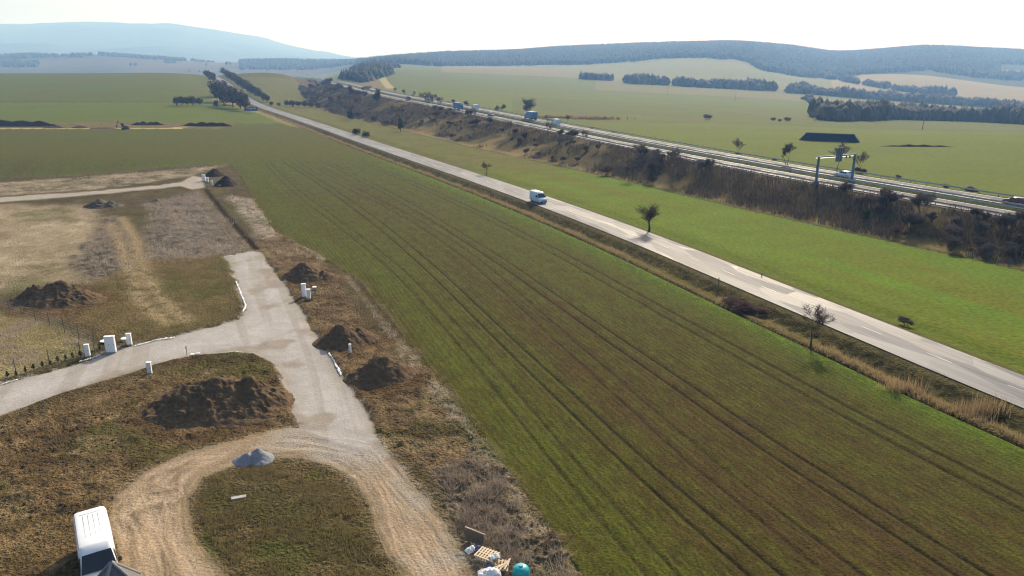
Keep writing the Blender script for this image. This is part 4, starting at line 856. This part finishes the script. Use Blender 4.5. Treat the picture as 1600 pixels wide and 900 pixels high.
def van_body(e, paint, L=6.0, Wd=2.0, Ht=2.6, ribs=True):
    hw = Wd / 2; zf = .30
    def sec(zt, top_in, belt=1.25):
        if zt <= belt + .1: return [(hw - .06, zf), (hw, zf + .15), (hw, zt * .6), (hw - .02, zt * .85), (hw - .10, zt - .03), (hw - .28, zt)]
        return [(hw - .06, zf), (hw, zf + .15), (hw, belt), (hw - top_in * .6, zt - .30), (hw - top_in - .06, zt - .06), (hw - top_in - .22, zt)]
    x0 = -L / 2; x1 = L / 2
    st = [(x0, sec(Ht - .04, .12)), (x0 + .05, sec(Ht, .10)), (x0 + L * .45, sec(Ht + .02, .10)), (x1 - 2.05, sec(Ht + .01, .11)), (x1 - 1.85, sec(Ht - .05, .13)), (x1 - 1.55, sec(Ht - .32, .18)), (x1 - .85, sec(1.32, 0)), (x1 - .35, sec(1.16, 0)), (x1 - .08, sec(.95, 0)), (x1, [(hw - .25, zf), (hw - .18, zf + .1), (hw - .15, .55), (hw - .15, .65), (hw - .2, .75), (hw - .35, .80)])]
    loft('body', st, paint, e)
    a = hw - .17; b = hw - .06; xa, xb = x1 - 1.56, x1 - .84
    quad('windscreen', [(xb + .01, -b, 1.36), (xb + .06, 0, 1.37), (xb + .01, b, 1.36), (xa + .07, a - .06, Ht - .34), (xa + .12, 0, Ht - .30), (xa + .07, -a + .06, Ht - .34)], M['glass'], e, .03)
    for s in (-1, 1):
        quad('side_window', [(x1 - 2.3, s * (hw + .004), 1.32), (x1 - 1.05, s * (hw + .002), 1.32), (x1 - 1.6, s * (hw - .085), Ht - .52), (x1 - 2.3, s * (hw - .075), Ht - .50)], M['glass'], e, .02)
        bx('headlight', .22, .30, .24, (x1 - .16, s * (hw - .22), .83), M['lamp'], e, .04, (0, R(-25), 0))
        bx('mirror', .12, .20, .30, (x1 - 1.15, s * (hw + .13), 1.52), M['plastic'], e, .03)
        bx('tail_light', .05, .12, .5, (x0 - .005, s * (hw - .12), 1.15), M['redl'], e, .01)
        for xx in (x0 + 1.0, x1 - .95): wheel(e, xx, s * (hw - .10))
    bx('front_bumper', .16, Wd - .2, .26, (x1 + .0, 0, .43), M['plastic'], e, .05)
    bx('grille', .05, Wd - .9, .16, (x1 - .02, 0, .72), M['plastic'], e, .01)
    if ribs:
        for k in range(4): bx('roof_rib', L * .42, .035, .02, (x0 + L * .33, -.42 + .28 * k, Ht + .012), M['whitec'], e, .006)
        bx('roof_rib', .035, 1.25, .02, (x0 + .55, 0, Ht + .012), M['whitec'], e, .006)
        for s in (-1, 1): bx('wiper', .03, .55, .02, (xb + .12, s * .42, 1.44), M['plastic'], e, 0, (0, 0, s * .1))
        bx('rear_door_gap', .01, .02, 1.9, (x0 - .006, 0, 1.45), M['plastic'], e)
def car_body(e, paint, est=False):
    hw = .88
    def s_(zt, inn, belt=.88):
        if zt < belt + .12: return [(hw - .08, .2), (hw, .35), (hw, zt * .72), (hw - .04, zt * .88), (hw - .14, zt - .01), (hw - .35, zt)]
        return [(hw - .08, .2), (hw, .35), (hw, .68), (hw - .03, belt), (hw - inn, zt - .07), (hw - inn - .14, zt)]
    st = [(-2.2, s_(.82, 0)), (-2.12, s_(.95, .0)), (-1.95 if est else -1.75, s_(.99 if not est else 1.0, .02)), (-1.55 if est else -1.0, s_(1.40, .24)), (-.4, s_(1.47, .24)), (.25, s_(1.42, .24)), (.95, s_(.98, .04)), (1.6, s_(.90, 0)), (2.05, s_(.78, 0)), (2.2, s_(.60, 0))]
    loft('body', st, paint, e)
    quad('windscreen', [(.93, -.76, 1.02), (.93, .76, 1.02), (.32, .58, 1.42), (.32, -.58, 1.42)], M['glass'], e, .04)
    xr = -1.93 if est else -1.70
    quad('rear_window', [(xr, -.72, 1.05), (xr, .72, 1.05), (xr + .36 + (0 if est else .28), .56, 1.39), (xr + .36 + (0 if est else .28), -.56, 1.39)], M['glass'], e, .04)
    for s in (-1, 1):
        quad('side_window', [(-1.3, s * .87, .93), (.7, s * .87, .93), (.2, s * .68, 1.36), (-1.0, s * .68, 1.38)], M['glass'], e, .03)
        bx('headlight', .2, .3, .14, (2.06, s * .62, .62), M['lamp'], e, .03); bx('tail_light', .06, .3, .14, (-2.19, s * .62, .76), M['redl'], e, .02)
        for xx in (-1.35, 1.35): wheel(e, xx, s * .80, .32, .2)
def truck_body(e, cabm, boxm, L=9.0):
    bx('cargo_box', L - 2.3, 2.5, 2.7, (-(L / 2) + (L - 2.3) / 2, 0, 2.35), boxm, e, .04)
    st = [(L / 2 - 2.15, [(1.15, .5), (1.22, .7), (1.22, 1.9), (1.16, 2.8), (1.0, 3.1), (.8, 3.2)]), (L / 2 - .5, [(1.15, .5), (1.22, .7), (1.22, 1.9), (1.14, 2.7), (.98, 2.95), (.8, 3.05)]), (L / 2 - .08, [(1.1, .5), (1.18, .7), (1.18, 1.5), (1.10, 2.1), (.98, 2.4), (.8, 2.5)]), (L / 2, [(1.05, .55), (1.1, .7), (1.1, 1.0), (1.05, 1.2), (.95, 1.35), (.8, 1.4)])]
    loft('cab', st, cabm, e)
    quad('windscreen', [(L / 2 + .0, -1.0, 1.55), (L / 2 + .0, 1.0, 1.55), (L / 2 - .16, .95, 2.40), (L / 2 - .16, -.95, 2.40)], M['glass'], e, .05)
    bx('chassis', L - .6, .9, .3, (-.1, 0, .75), M['plastic'], e); bx('front_bumper', .2, 2.4, .4, (L / 2, 0, .6), M['plastic'], e, .05)
    for s in (-1, 1):
        quad('side_window', [(L / 2 - 1.6, s * 1.235, 1.7), (L / 2 - .5, s * 1.235, 1.7), (L / 2 - .6, s * 1.19, 2.5), (L / 2 - 1.6, s * 1.2, 2.5)], M['glass'], e, .02)
        bx('headlight', .1, .4, .2, (L / 2 + .06, s * .85, .85), M['lamp'], e, .02)
        for xx in (L / 2 - 1.2, -L / 2 + 1.3, -L / 2 + 2.6): wheel(e, xx, s * 1.05, .5, .3)
# parked van
vd = math.atan2(-.837, .547); vz = gz(-25.6, 38.5) + .0
e = root('parked_van', (-25.75, 38.65, gz(-25.75, 38.65) + .02), vd, 'white high roofed van parked beside the tiled roof at the bottom left', 'van'); van_body(e, M['white'], 6.2, 2.0, 2.55)
for c_ in e.children:
    if c_.name.startswith('roof_rib'): c_.data.materials[0] = M['steel']
# van on the road
def heading(line, x, y):
    p_, t_ = resample(line, 2.0); i = int(np.argmin((p_[:, 0] - x) ** 2 + (p_[:, 1] - y) ** 2)); i = max(1, min(len(p_) - 2, i)); d = p_[i - 1] - p_[i + 1]; return math.atan2(d[1], d[0]), p_[i], d[:2] / np.linalg.norm(d[:2])
x, y, z = at(828, 318); a, c, d = heading(ROAD, x, y); nrm = np.array([-d[1], d[0]])       # d points towards the camera
x, y = c[0] - nrm[0] * 1.7, c[1] - nrm[1] * 1.7
e = root('moving_van', (x, y, c[2] + .345), a, 'white and pale blue van driving on the pale country road', 'van'); van_body(e, M['bluew'], 5.4, 1.95, 2.45, ribs=False)
def on_hw(px, py, toward, off, kind, paint, label, name, extra=None):
    x, y, z = flat(px, py, 5.0) + (5.,)
    t = at(px, py); x, y = t[0], t[1]; a, c, d = heading(HW, x, y); n_ = np.array([-d[1], d[0]]); off_ = -off     # positive off = near carriageway
    x, y = c[0] + n_[0] * off_, c[1] + n_[1] * off_
    e = root(name, (x, y, c[2] + .06), a if toward else a + math.pi, label, 'lorry' if kind == 'truck' else ('van' if kind == 'van' else 'car'))
    if kind == 'truck': truck_body(e, paint, extra or paint, 9.5)
    elif kind == 'van': van_body(e, paint, 5.6, 1.98, 2.4, ribs=False)
    else: car_body(e, paint, True)
# off > 0: carriageway nearest the camera
def hw_at(px, py, toward, off, *a, **k): on_hw(px, py, toward, off, *a, **k)
hw_at(690, 173, True, 5.0, 'truck', M['blue'], 'blue lorry coming this way on the near carriageway', 'lorry', M['blue'])
hw_at(753, 182, True, 4.5, 'car', M['dark'], 'small dark car on the near carriageway between the two blue lorries', 'moving_car')
hw_at(627, 157, True, 4.5, 'van', M['dark'], 'dark van on the near carriageway behind the blue lorry', 'delivery_van')
hw_at(537, 137, True, 5.0, 'car', M['dark'], 'tiny dark car where the motorway comes over the rise', 'moving_car')
hw_at(737, 171, False, -5.0, 'van', M['bluew'], 'pale blue van on the far carriageway left of the big field tree', 'delivery_van')
hw_at(668, 158, False, -5.0, 'truck', M['blue'], 'lorry with a white box heading away on the far carriageway', 'lorry', M['whitec'])
hw_at(820, 188, False, -5.0, 'truck', M['blue'], 'blue lorry on the far carriageway in front of the big field tree', 'lorry', M['blue'])
hw_at(858, 196, False, -5.0, 'van', M['bluew'], 'pale van following right behind the far blue lorry', 'delivery_van')
hw_at(569, 138, False, -5.0, 'car', M['dark'], 'dark car far away on the far carriageway', 'moving_car')
hw_at(561, 131, False, -5.0, 'truck', M['red'], 'small red lorry far away on the far carriageway', 'lorry', M['red'])
hw_at(514, 127, True, 5.0, 'truck', M['whitec'], 'white lorry farthest away at the top of the rise', 'lorry', M['whitec'])
hw_at(1315, 278, False, -4.2, 'car', M['bluew'], 'pale blue car on the far carriageway seen through the gantry', 'moving_car')
hw_at(1568, 324, False, -4.6, 'car', M['red'], 'dark red estate car on the far carriageway at the right edge', 'moving_car')
# ------------------------------------------------------------------ gantry over the near carriageway
gx_, gy_ = flat(1284.5, 288, 4.5); a, c, d = heading(HW, gx_, gy_); nn = np.array([d[1], -d[0]]); side = 1 if True else -1
nl = np.array([d[1], -d[0]]) ; 
pl = c[:2] + nl * 11.9; pr = c[:2] + nl * .3
if (pl[0] - 0) > (pr[0]): nl = -nl; pl = c[:2] + nl * 11.9; pr = c[:2] + nl * .3
ang = math.atan2(pr[1] - pl[1], pr[0] - pl[0]); SPN = float(np.linalg.norm(pr - pl))
e = root('sign_gantry', (pl[0], pl[1], c[2]), ang, 'steel gantry carrying a dark sign over the near carriageway', 'gantry')
for xx in (0, SPN):
    f_ = bx('footing', 1.1, 1.1, 1.1, (xx, 0, .2), M['gantry'], e, .03)
    bx('post', .42, .42, 6.0, (xx, 0, 3.4), M['gantry'], e, .03); bx('post_flange', .7, .7, .25, (xx, 0, .9), M['gantry'], e, .02)
bx('beam', SPN + .5, .42, .34, (SPN / 2, 0, 6.25), M['gantry'], e, .03)
bx('catwalk', SPN, .7, .06, (SPN / 2, .5, 5.95), M['steel'], e)
sp = bx('sign_panel', 2.0, .12, 3.1, (SPN * .52, -.36, 6.55), M['panel'], e, .02)
for k in range(3): bx('panel_rib', .07, .06, 3.0, (-.7 + .7 * k, -.09, 0), M['steel'], sp)
for k in range(2): bx('signal_lamp', .35, .2, .5, (SPN * (.76 + .1 * k), 0, 5.85 - .0 * k), M['plastic'], e, .03)
# ------------------------------------------------------------------ utility cabinets and posts on the plots
def cabinet(px, py, wd, dp, ht, label, rz=None, mat='whitec', lid=True, doors=1, group=None):
    x, y, z = at(px, py); e = root('utility_cabinet', (x, y, z - .03), .15 if rz is None else rz, label, 'utility cabinet')
    bx('plinth', wd + .05, dp + .05, .18, (0, 0, .07), M['grey'], e, .01); b = bx('housing', wd, dp, ht, (0, 0, .15 + ht / 2), M[mat], e, .015)
    bx('lid', wd + .08, dp + .08, .07, (0, 0, .15 + ht + .037), M['white'], e, .02)
    for k in range(doors):
        w1 = wd / doors - .05; dr = bx('door', w1, .02, ht - .14, (-wd / 2 + wd / doors * (k + .5), -dp / 2 - .012, .15 + ht / 2), M[mat], e, .006); bx('handle', .03, .03, .14, (w1 * .36, -.02, 0), M['plastic'], dr)
    return e
cabinet(138, 558, .46, .3, 1.3, 'narrow white cabinet by the gravel road, left of the wide cabinet')
cabinet(174.5, 551, 1.0, .42, 1.75, 'widest and tallest white cabinet at the edge of the gravel road', doors=2)
cabinet(203, 539, .5, .32, 1.2, 'narrow white cabinet right of the wide one, beside the white lid')
cabinet(234.5, 584, .42, .3, 1.1, 'white cabinet alone on the near side of the gravel road')
cabinet(475.5, 464, .55, .4, 1.7, 'taller of two white cabinets together right of the gravel road')
cabinet(482.5, 467, .5, .4, 1.2, 'shorter of two white cabinets together, with a dark handle')
cabinet(319, 283, .8, .5, 1.7, 'tallest white cabinet at the far gravel turning place')
cabinet(324.5, 285, .6, .4, 1.2, 'second white cabinet at the far gravel turning place')
cabinet(331.5, 290, .5, .4, 1.1, 'lowest white cabinet beside the black heaps')
e = root('pipe_marker', at(547.5, 552.5, -.03), 0, 'white plastic pipe marker standing between two earth heaps', 'marker post')
cyl('pipe', .14, 1.1, (0, 0, .55), M['white'], e, 14); cyl('cap', .16, .08, (0, 0, 1.12), M['white'], e, 14, bev=.02)
def wellring(px, py, r_, label, top='sheet', body='grey', hgt=.35):
    e = root('inspection_shaft', at(px, py, -.05), .3, label, 'shaft cover'); cyl('ring', r_ * .92, hgt, (0, 0, hgt / 2), M[body], e, 20); cyl('cover', r_, .08, (0, 0, hgt + .04), M[top], e, 20, bev=.02)
wellring(195.5, 533, .42, 'round white shaft cover left of the narrow cabinet'); wellring(164, 536, .5, 'round pale green shaft cover behind the wide cabinet', 'sheet', 'darksoil', .28)
wellring(491.5, 452, .32, 'small white shaft cover behind the pair of cabinets'); wellring(344.5, 291, .45, 'white shaft cover in front of the nearer black heap')
# survey stakes
def stake(px, py, h, label, rz=0., lean=.03, board=True):
    e = root('survey_stake', at(px, py, -.1), rz, label, 'stake'); bx('stick', .05, .05, h, (0, 0, h / 2), M['oldwood'], e, 0, (lean, lean, 0))
    if board: bx('board', .14, .03, .12, (0, -.04, h * .8), M['oldwood'], e)
stake(292.5, 556, 1.3, 'wooden stake standing in the gravel road edge'); stake(333, 506, 1.25, 'wooden stake on the green plot nearest the gravel bend'); stake(361, 484, 1.3, 'wooden stake on the green plot below the gravel road head')
stake(474, 789, 1.3, 'tilted thin pole on the grass island inside the track', 0, .35, False); stake(200, 470, 1.0, 'thin stake in the green plot beside the wheel tracks', 0, .05, False)
# roadside delineators
for px, py, lb in ((1122, 452, 'dark roadside post between the ditch and the country road'), (1190, 434, 'small dark roadside post on the meadow side of the road')):
    e = root('delineator_post', at(px, py, -.05), 0, lb, 'roadside post'); bx('post', .12, .08, 1.7 if px < 1150 else .8, (0, 0, .85 if px < 1150 else .4), M['oldwood'], e, .01); bx('cap', .14, .10, .08, (0, 0, 1.72 if px < 1150 else .82), M['plastic'], e)
# ------------------------------------------------------------------ wire fence of the left plot
def fence(pts, label, h=1.7):
    q = [at(a, b) for a, b in pts]; e = root('wire_fence', q[0], 0, label, 'fence'); o = np.array(q[0])
    L = [np.array(p_) - o for p_ in q]
    for v in L: cyl('post', .045, h + .3, (v[0], v[1], v[2] + h / 2 - .1), M['oldwood'], e, 8)
    V = []; Fc = []
    for a, b in zip(L[:-1], L[1:]):
        for hh in (.1, .45, .8, 1.15, 1.5): tube(V, Fc, a + np.array([0, 0, hh]), b + np.array([0, 0, hh]), .006, .006, 3)
        nn_ = int(np.linalg.norm(b - a) / .25)
        for k in range(1, nn_): c_ = a + (b - a) * k / nn_; tube(V, Fc, c_ + np.array([0, 0, .1]), c_ + np.array([0, 0, 1.5]), .0035, .0035, 3)
    link('wire_mesh', mesh_from('wire_mesh', V, Fc, M['steel']), e)
fence([(-30, 470), (15.5, 488.5), (35, 495.5), (56.3, 502), (78, 509), (101.4, 520), (124, 529), (148.5, 539)], 'wire mesh fence on dark posts behind the yellow plot')
fence([(-30, 605), (26, 586), (78, 570), (127, 558), (148.5, 551)], 'wire mesh fence on dark posts along the gravel road')
sap = bushy(91, .9, .28, 160, EVER, .09, 'cone', trunk=.03)
for i, (px, py) in enumerate([(12.4, 590), (26, 588), (40.4, 582), (53, 578), (67, 573.5), (79, 571), (91, 566), (103, 563), (114, 560), (126, 558), (144, 553), (156, 547)]):
    x, y, z = at(px, py); put_tree('conifer_sapling', sap, x, y, 'knee high dark conifer sapling in the hedge line beside the gravel road', 'sapling', 'conifer saplings along the gravel road', rnd.uniform(.45, .95))
# ------------------------------------------------------------------ white membrane showing at the gravel edges
def membrane(pts, wd, label, seed):
    q, t = resample([at(a, b) for a, b in pts], .12); r_ = random.Random(seed); V = []; Fc = []; n = len(q)
    d = np.gradient(q[:, :2], axis=0); d /= np.hypot(d[:, 0], d[:, 1])[:, None] + 1e-9
    for i in range(n):
        w1 = wd * .8 * r_.uniform(.15, 1.0); j = r_.uniform(-.08, .08); zz = float(gz(q[i, 0], q[i, 1])) + .10
        for k, f in enumerate((-1, 0, 1)): V.append((q[i, 0] - d[i, 1] * (w1 * f / 2 + j), q[i, 1] + d[i, 0] * (w1 * f / 2 + j), zz + (.02 + r_.uniform(0, .04)) * (k == 1) + r_.uniform(-.02, .03)))
    for i in range(n - 1):
        for k in range(2): a = i * 3 + k; Fc.append((a, a + 1, a + 4, a + 3))
    o = link('membrane_strip', mesh_from('membrane_strip', V, Fc, M['sheet']), None, label=label, category='plastic sheet'); m = o.modifiers.new('t', 'SOLIDIFY'); m.thickness = .02
membrane([(209, 542), (228, 537), (245, 532), (273, 528)], .38, 'white membrane strip on the upper edge of the gravel side road', 1)
membrane([(298, 555), (306, 554), (313, 553)], .5, 'crumpled white membrane piece beside the wooden stake', 2)
membrane([(356, 552), (368, 551), (379, 552)], .22, 'short white membrane strip above the largest heap', 3)
membrane([(369, 440), (373, 452), (379, 466), (384, 479), (380, 488)], .3, 'white membrane strip on the left edge of the gravel road head', 4)
membrane([(514, 553), (521, 563), (526, 573), (534, 587)], .32, 'white membrane strip on the right edge of the gravel road', 5)
membrane([(350, 402), (357, 401), (364, 400)], .3, 'white membrane at the top left corner of the gravel road', 6)
membrane([(124, 566), (140, 562), (156, 557)], .16, 'thin white membrane line in front of the cabinets', 7)
membrane([(0, 603), (12, 599), (28, 594)], .14, 'thin white membrane line at the left edge of the picture', 8)
# ------------------------------------------------------------------ pallets, sheets, tank
e = root('pallet_stack', at(768, 882, 0), R(-28), 'pale wooden pallets lying on a pile beside the dead weeds', 'pallets')
pl_ = [(0, 0, .12, 0), (0, 0, .26, .02), (-.05, .03, .42, -.03)]
rr_ = random.Random(4)
for x_, y_, z_, a_ in ((-.35, .15, .15, 0), (-.35, .12, .32, .03), (-.42, .15, .49, -.02), (.7, -.1, .22, .35)):
    pa = bx('pallet', 1.35, .10, .09, (x_, y_ - .42, z_), M['wood'], e, 0, (0, 0, a_))
    bx('bearer', 1.35, .10, .09, (0, .42, 0), M['wood'], pa); bx('bearer', 1.35, .10, .09, (0, .84, 0), M['wood'], pa)
    for k in range(7): bx('slat', .11, 1.05, .022, (-.6 + .2 * k, .42, .057), M['wood'], pa, 0, (0, 0, rr_.uniform(-.03, .03)))
for k in range(4):
    o = bx('loose_board', .09, 1.1, .025, (.75 + .14 * k, -.35 + .1 * k, .42 + .03 * k), M['wood'], e, 0, (rr_.uniform(-.1, .1), rr_.uniform(-.15, .15), -.6 + .25 * k))
def crumple(name, px, py, sx, sy, hgt, mat, label, rz=0., dz=.05, seed=1, cat='plastic sheet'):
    n = 16; g = np.linspace(-1, 1, n); a, b = np.meshgrid(g, g, indexing='ij'); a = a.ravel(); b = b.ravel()
    z = hgt * (fbm(a * 2 + seed, b * 2, 1.0, 4, seed, .6)) * np.clip(1.15 - np.hypot(a, b) ** 2 * .6, .1, 1); wob = .25 * (fbm(a, b, .6, 2, seed + 3) - .5)
    V = np.stack([a * sx / 2 * (1 + wob), b * sy / 2 * (1 - wob), z], 1); i = np.arange(n * n).reshape(n, n); Fq = np.stack([i[:-1, :-1], i[1:, :-1], i[1:, 1:], i[:-1, 1:]], -1).reshape(-1, 4)
    o = link(name, np_mesh(name, V, Fq, [mat], smooth=True), None, label=label, category=cat); o.location = at(px, py, dz); o.rotation_euler = (0, 0, rz); m = o.modifiers.new('t', 'SOLIDIFY'); m.thickness = .02
crumple('plastic_sheet', 764, 901, 1.4, .8, .7, M['sheet'], 'crumpled white sheet in front of the pallets at the bottom edge', .2, .15, 2)
crumple('plastic_sheet', 772, 882, .6, .45, .35, M['sheet'], 'small white sheet lying on the loose pallet boards', .4, .52, 4)
crumple('plastic_sheet', 737, 862, .8, .6, .5, M['sheet'], 'greyish white sack left of the pallets', .6, .05, 5, 'sack')
crumple('tarpaulin', 746, 861, .5, .65, .6, M['bluet'], 'dark blue tarpaulin between the sack and the pallets', .3, .05, 6, 'tarpaulin')
crumple('tarpaulin', 765, 890, .5, .6, .5, M['bluet'], 'dark blue tarpaulin hanging under the white sheet', .1, .1, 7, 'tarpaulin')
e = root('board_panel', at(738, 851, 0), R(-25), 'upright weathered board standing over a dark hollow above the pallets', 'board'); bx('panel', 1.3, .05, .9, (0, .35, .42), M['oldwood'], e, 0, (R(-18), 0, 0)); bx('rail', 1.5, .05, .06, (.1, .22, .95), M['wood'], e, 0, (0, R(6), 0))
e = root('water_tank', at(814, 905, 0), 0, 'turquoise round topped plastic tank at the bottom edge beside the weeds', 'tank')
V = []; Fc = []; prof = [(.50, 0), (.53, .1), (.53, .62), (.48, .80), (.35, .92), (.2, .97), (.0, .98)]; sg = 28
for r0_, z0_ in prof: V += [(r0_ * math.cos(2 * math.pi * k / sg), r0_ * math.sin(2 * math.pi * k / sg), z0_) for k in range(sg)]
for i in range(len(prof) - 1):
    for k in range(sg): Fc.append((i * sg + k, i * sg + (k + 1) % sg, (i + 1) * sg + (k + 1) % sg, (i + 1) * sg + k))
me = mesh_from('shell', V, Fc, M['teal']); [setattr(p_, 'use_smooth', True) for p_ in me.polygons]; link('shell', me, e); cyl('lid', .15, .08, (0, 0, .99), M['teal'], e, 20, bev=.02)
# slab on the island
o = bx('stone_slab', 1.05, .35, .16, at(373, 779, .07), M['grey'], None, .03, (R(6), R(4), R(25)), label='pale stone slab lying alone on the grass island', category='stone slab')
# ------------------------------------------------------------------ tiled roof below the van
def tile_mat():
    m, n, b = new_mat('grey_roof_tiles'); tc = N(n, 'ShaderNodeTexCoord'); wv = N(n, 'ShaderNodeTexBrick'); wv.inputs['Scale'].default_value = 3.2
    wv.inputs['Color1'].default_value = (.10, .10, .11, 1); wv.inputs['Color2'].default_value = (.14, .14, .15, 1); wv.inputs['Mortar'].default_value = (.03, .03, .035, 1); wv.inputs['Mortar Size'].default_value = .03
    n.links.new(tc.outputs['UV'], wv.inputs['Vector']); n.links.new(wv.outputs['Color'], b.inputs['Base Color']); b.inputs['Roughness'].default_value = .45; return m
TILE = tile_mat()
AX, AY, AZ = flat(174, 879, 4.6) + (4.6,)
e = root('garden_pavilion', (AX, AY, 0), 0, 'small building with a grey tiled hip roof in front of the parked van', 'building')
RF = 2.25; DR = 2.5
cor = [(RF * math.cos(R(a)), RF * math.sin(R(a)), AZ - DR) for a in (182, 266, 356, 88)]
rows_ = 11
for i in range(4):
    a = np.array(cor[i]); b = np.array(cor[(i + 1) % 4]); t = np.array((0, 0, AZ)); V = []; Fc = []; UV = []
    nrm = unit(np.cross(b - a, t - a))
    for k in range(rows_):
        f0, f1 = k / rows_, (k + 1) / rows_
        p0, p1 = a + (t - a) * f0, b + (t - b) * f0; q0, q1 = a + (t - a) * f1, b + (t - b) * f1; lift = nrm * .035
        s_ = len(V); V += [p0 + lift, p1 + lift, q1, q0, p0, p1]; Fc += [(s_, s_ + 1, s_ + 2, s_ + 3), (s_ + 4, s_ + 5, s_ + 1, s_)]
        w0 = np.linalg.norm(p1 - p0) / 2; UV += [(-w0, f0 * 3), (w0, f0 * 3), (w0, f1 * 3), (-w0, f1 * 3)] + [(-w0, 0), (w0, 0), (w0, .02), (-w0, .02)]
    me = mesh_from('roof_slope', V, Fc, TILE); ul = me.uv_layers.new(name='UVMap'); ul.data.foreach_set('uv', np.array(UV, np.float32).ravel()); link('roof_slope', me, e)
    V = []; Fc = []; tube(V, Fc, a + np.array([0, 0, .05]), t + np.array([0, 0, .05]), .085, .085, 8); link('ridge_cap', mesh_from('ridge_cap', V, Fc, obj_mat('ridge_tile', (.22, .22, .23), .5)), e)
WL = RF * .80; V = [(WL * math.cos(R(a)), WL * math.sin(R(a)), z_) for z_ in (-.1, AZ - DR + .35) for a in (182, 266, 356, 88)]
link('wall', mesh_from('wall', V, [(0, 1, 5, 4), (1, 2, 6, 5), (2, 3, 7, 6), (3, 0, 4, 7)], obj_mat('plaster', (.62, .58, .50), .9)), e)
# ------------------------------------------------------------------ bale stack in the far field
bx_, by_, bz_ = at(1295, 221); e = root('bale_stack', (bx_, by_, bz_), R(-9), 'long stepped stack of straw bales under dark blue sheeting in the green field', 'bale stack')
bl, br_ = at(1247, 219), at(1344, 223); LNG = float(np.hypot(bl[0] - br_[0], bl[1] - br_[1])); e.rotation_euler = (0, -math.atan2(gz(br_[0], br_[1]) - gz(bl[0], bl[1]), LNG), math.atan2(br_[1] - bl[1], br_[0] - bl[0])); e.location = ((bl[0] + br_[0]) / 2, (bl[1] + br_[1]) / 2, (gz(bl[0], bl[1]) + gz(br_[0], br_[1])) / 2 - .25)
for k in range(5): bx('bale_layer', LNG - k * LNG * .045 - .6, 4.6 - .25 * k, .66, (0, 2.4, .32 + k * .67), M['tarp'], e, .12)
bx('straw_top', LNG * .78, 3.2, .14, (0, 2.4, 3.42), M['tarp'], e, .03)
# ------------------------------------------------------------------ excavator at the far dirt road
x, y, z = at(196, 202); e = root('excavator', (x, y, z), math.pi, 'dark excavator working beside the far dirt road', 'excavator')
ex = obj_mat('faded_machine_paint', (.10, .075, .03), .5)
for s in (-1, 1): bx('track', 3.4, .5, .8, (0, s * 1.0, .4), M['plastic'], e, .3)
bx('upper_body', 3.0, 2.3, 1.0, (-.3, 0, 1.45), ex, e, .12); cb = bx('cab', 1.3, 1.0, 1.5, (.7, .6, 2.3), ex, e, .08); bx('cab_window', .9, .04, .8, (.05, .5, .15), M['glass'], cb)
V = []; Fc = []; tube(V, Fc, (1.1, 0, 1.6), (3.2, 0, 4.2), .28, .22, 4); link('boom', mesh_from('boom', V, Fc, ex), e)
V = []; Fc = []; tube(V, Fc, (3.1, 0, 4.3), (4.3, 0, 1.8), .2, .15, 4); link('stick', mesh_from('stick', V, Fc, ex), e); bx('bucket', .8, .9, .7, (4.1, 0, 1.4), M['plastic'], e, .1)
# billboard beside the road
x, y, z = at(393, 176); e = root('billboard', (x, y, z), R(-8), 'wide maroon billboard with white script beside the country road', 'billboard')
bw, bh = 8.6, 2.6
bx('panel', bw, .15, bh, (0, 0, 1.1 + bh / 2), M['maroon'], e); bx('lower_band', bw, .02, .6, (0, -.09, 1.5), M['bluet'], e)
for s in (-3.4, 0, 3.4): bx('leg', .15, .15, 1.3, (s, .05, .6), M['steel'], e)
tx = bpy.data.curves.new('lettering', 'FONT'); tx.body = 'Cargodoi'; tx.size = 1.75; tx.align_x = 'CENTER'; tx.extrude = .01; tx.shear = .25; tmp_ = bpy.data.objects.new('lettering', tx); COL.objects.link(tmp_); bpy.context.view_layer.update(); lm = bpy.data.meshes.new_from_object(tmp_.evaluated_get(bpy.context.evaluated_depsgraph_get())); bpy.data.objects.remove(tmp_); to = link('lettering', lm, e); lm.materials.clear()
to.location = (0, -.10, 2.25); to.rotation_euler = (R(90), 0, 0); lm.materials.append(M['white'])
# masts on the skyline and poles in the valley
def mast(px, py, h, label, w_=1.1):
    p_ = at(px, py); e = root('radio_mast', p_, 0, label, 'mast'); V = []; Fc = []
    for k in range(3):
        a = k * 2.09; tube(V, Fc, (math.cos(a) * w_, math.sin(a) * w_, -2), (math.cos(a) * w_ * .5, math.sin(a) * w_ * .5, h), .22, .15, 4)
    for j in range(10):
        for k in range(3): a = k * 2.09; b = (k + 1) * 2.09; z0_, z1_ = h * j / 10, h * (j + 1) / 10; tube(V, Fc, (math.cos(a) * w_ * .8, math.sin(a) * w_ * .8, z0_), (math.cos(b) * w_ * .8, math.sin(b) * w_ * .8, z1_), .1, .1, 3)
    link('lattice', mesh_from('lattice', V, Fc, M['steel']), e); cyl('antenna', .25, 6, (0, 0, h + 3), M['steel'], e, 6)
mast(727, 90, 34, 'thin radio mast on the left shoulder of the forest ridge'); mast(151, 84, 40, 'thin radio mast on the brown hill at the far left')
for px, py, lb in ((760, 119, 'power pole in the grey field behind the motorway'), (1043, 149, 'power pole in the valley field left of centre between the tree belts'), (1149, 157, 'power pole right of the first one in the valley field'), (1441, 203, 'power pole in front of the dark woodland belt')):
    e = root('power_pole', at(px, py), R(20), lb, 'power pole'); cyl('pole', .2, 10, (0, 0, 5), M['oldwood'], e, 8, r2=.13); bx('crossarm', 2.2, .15, .15, (0, 0, 9.4), M['oldwood'], e)
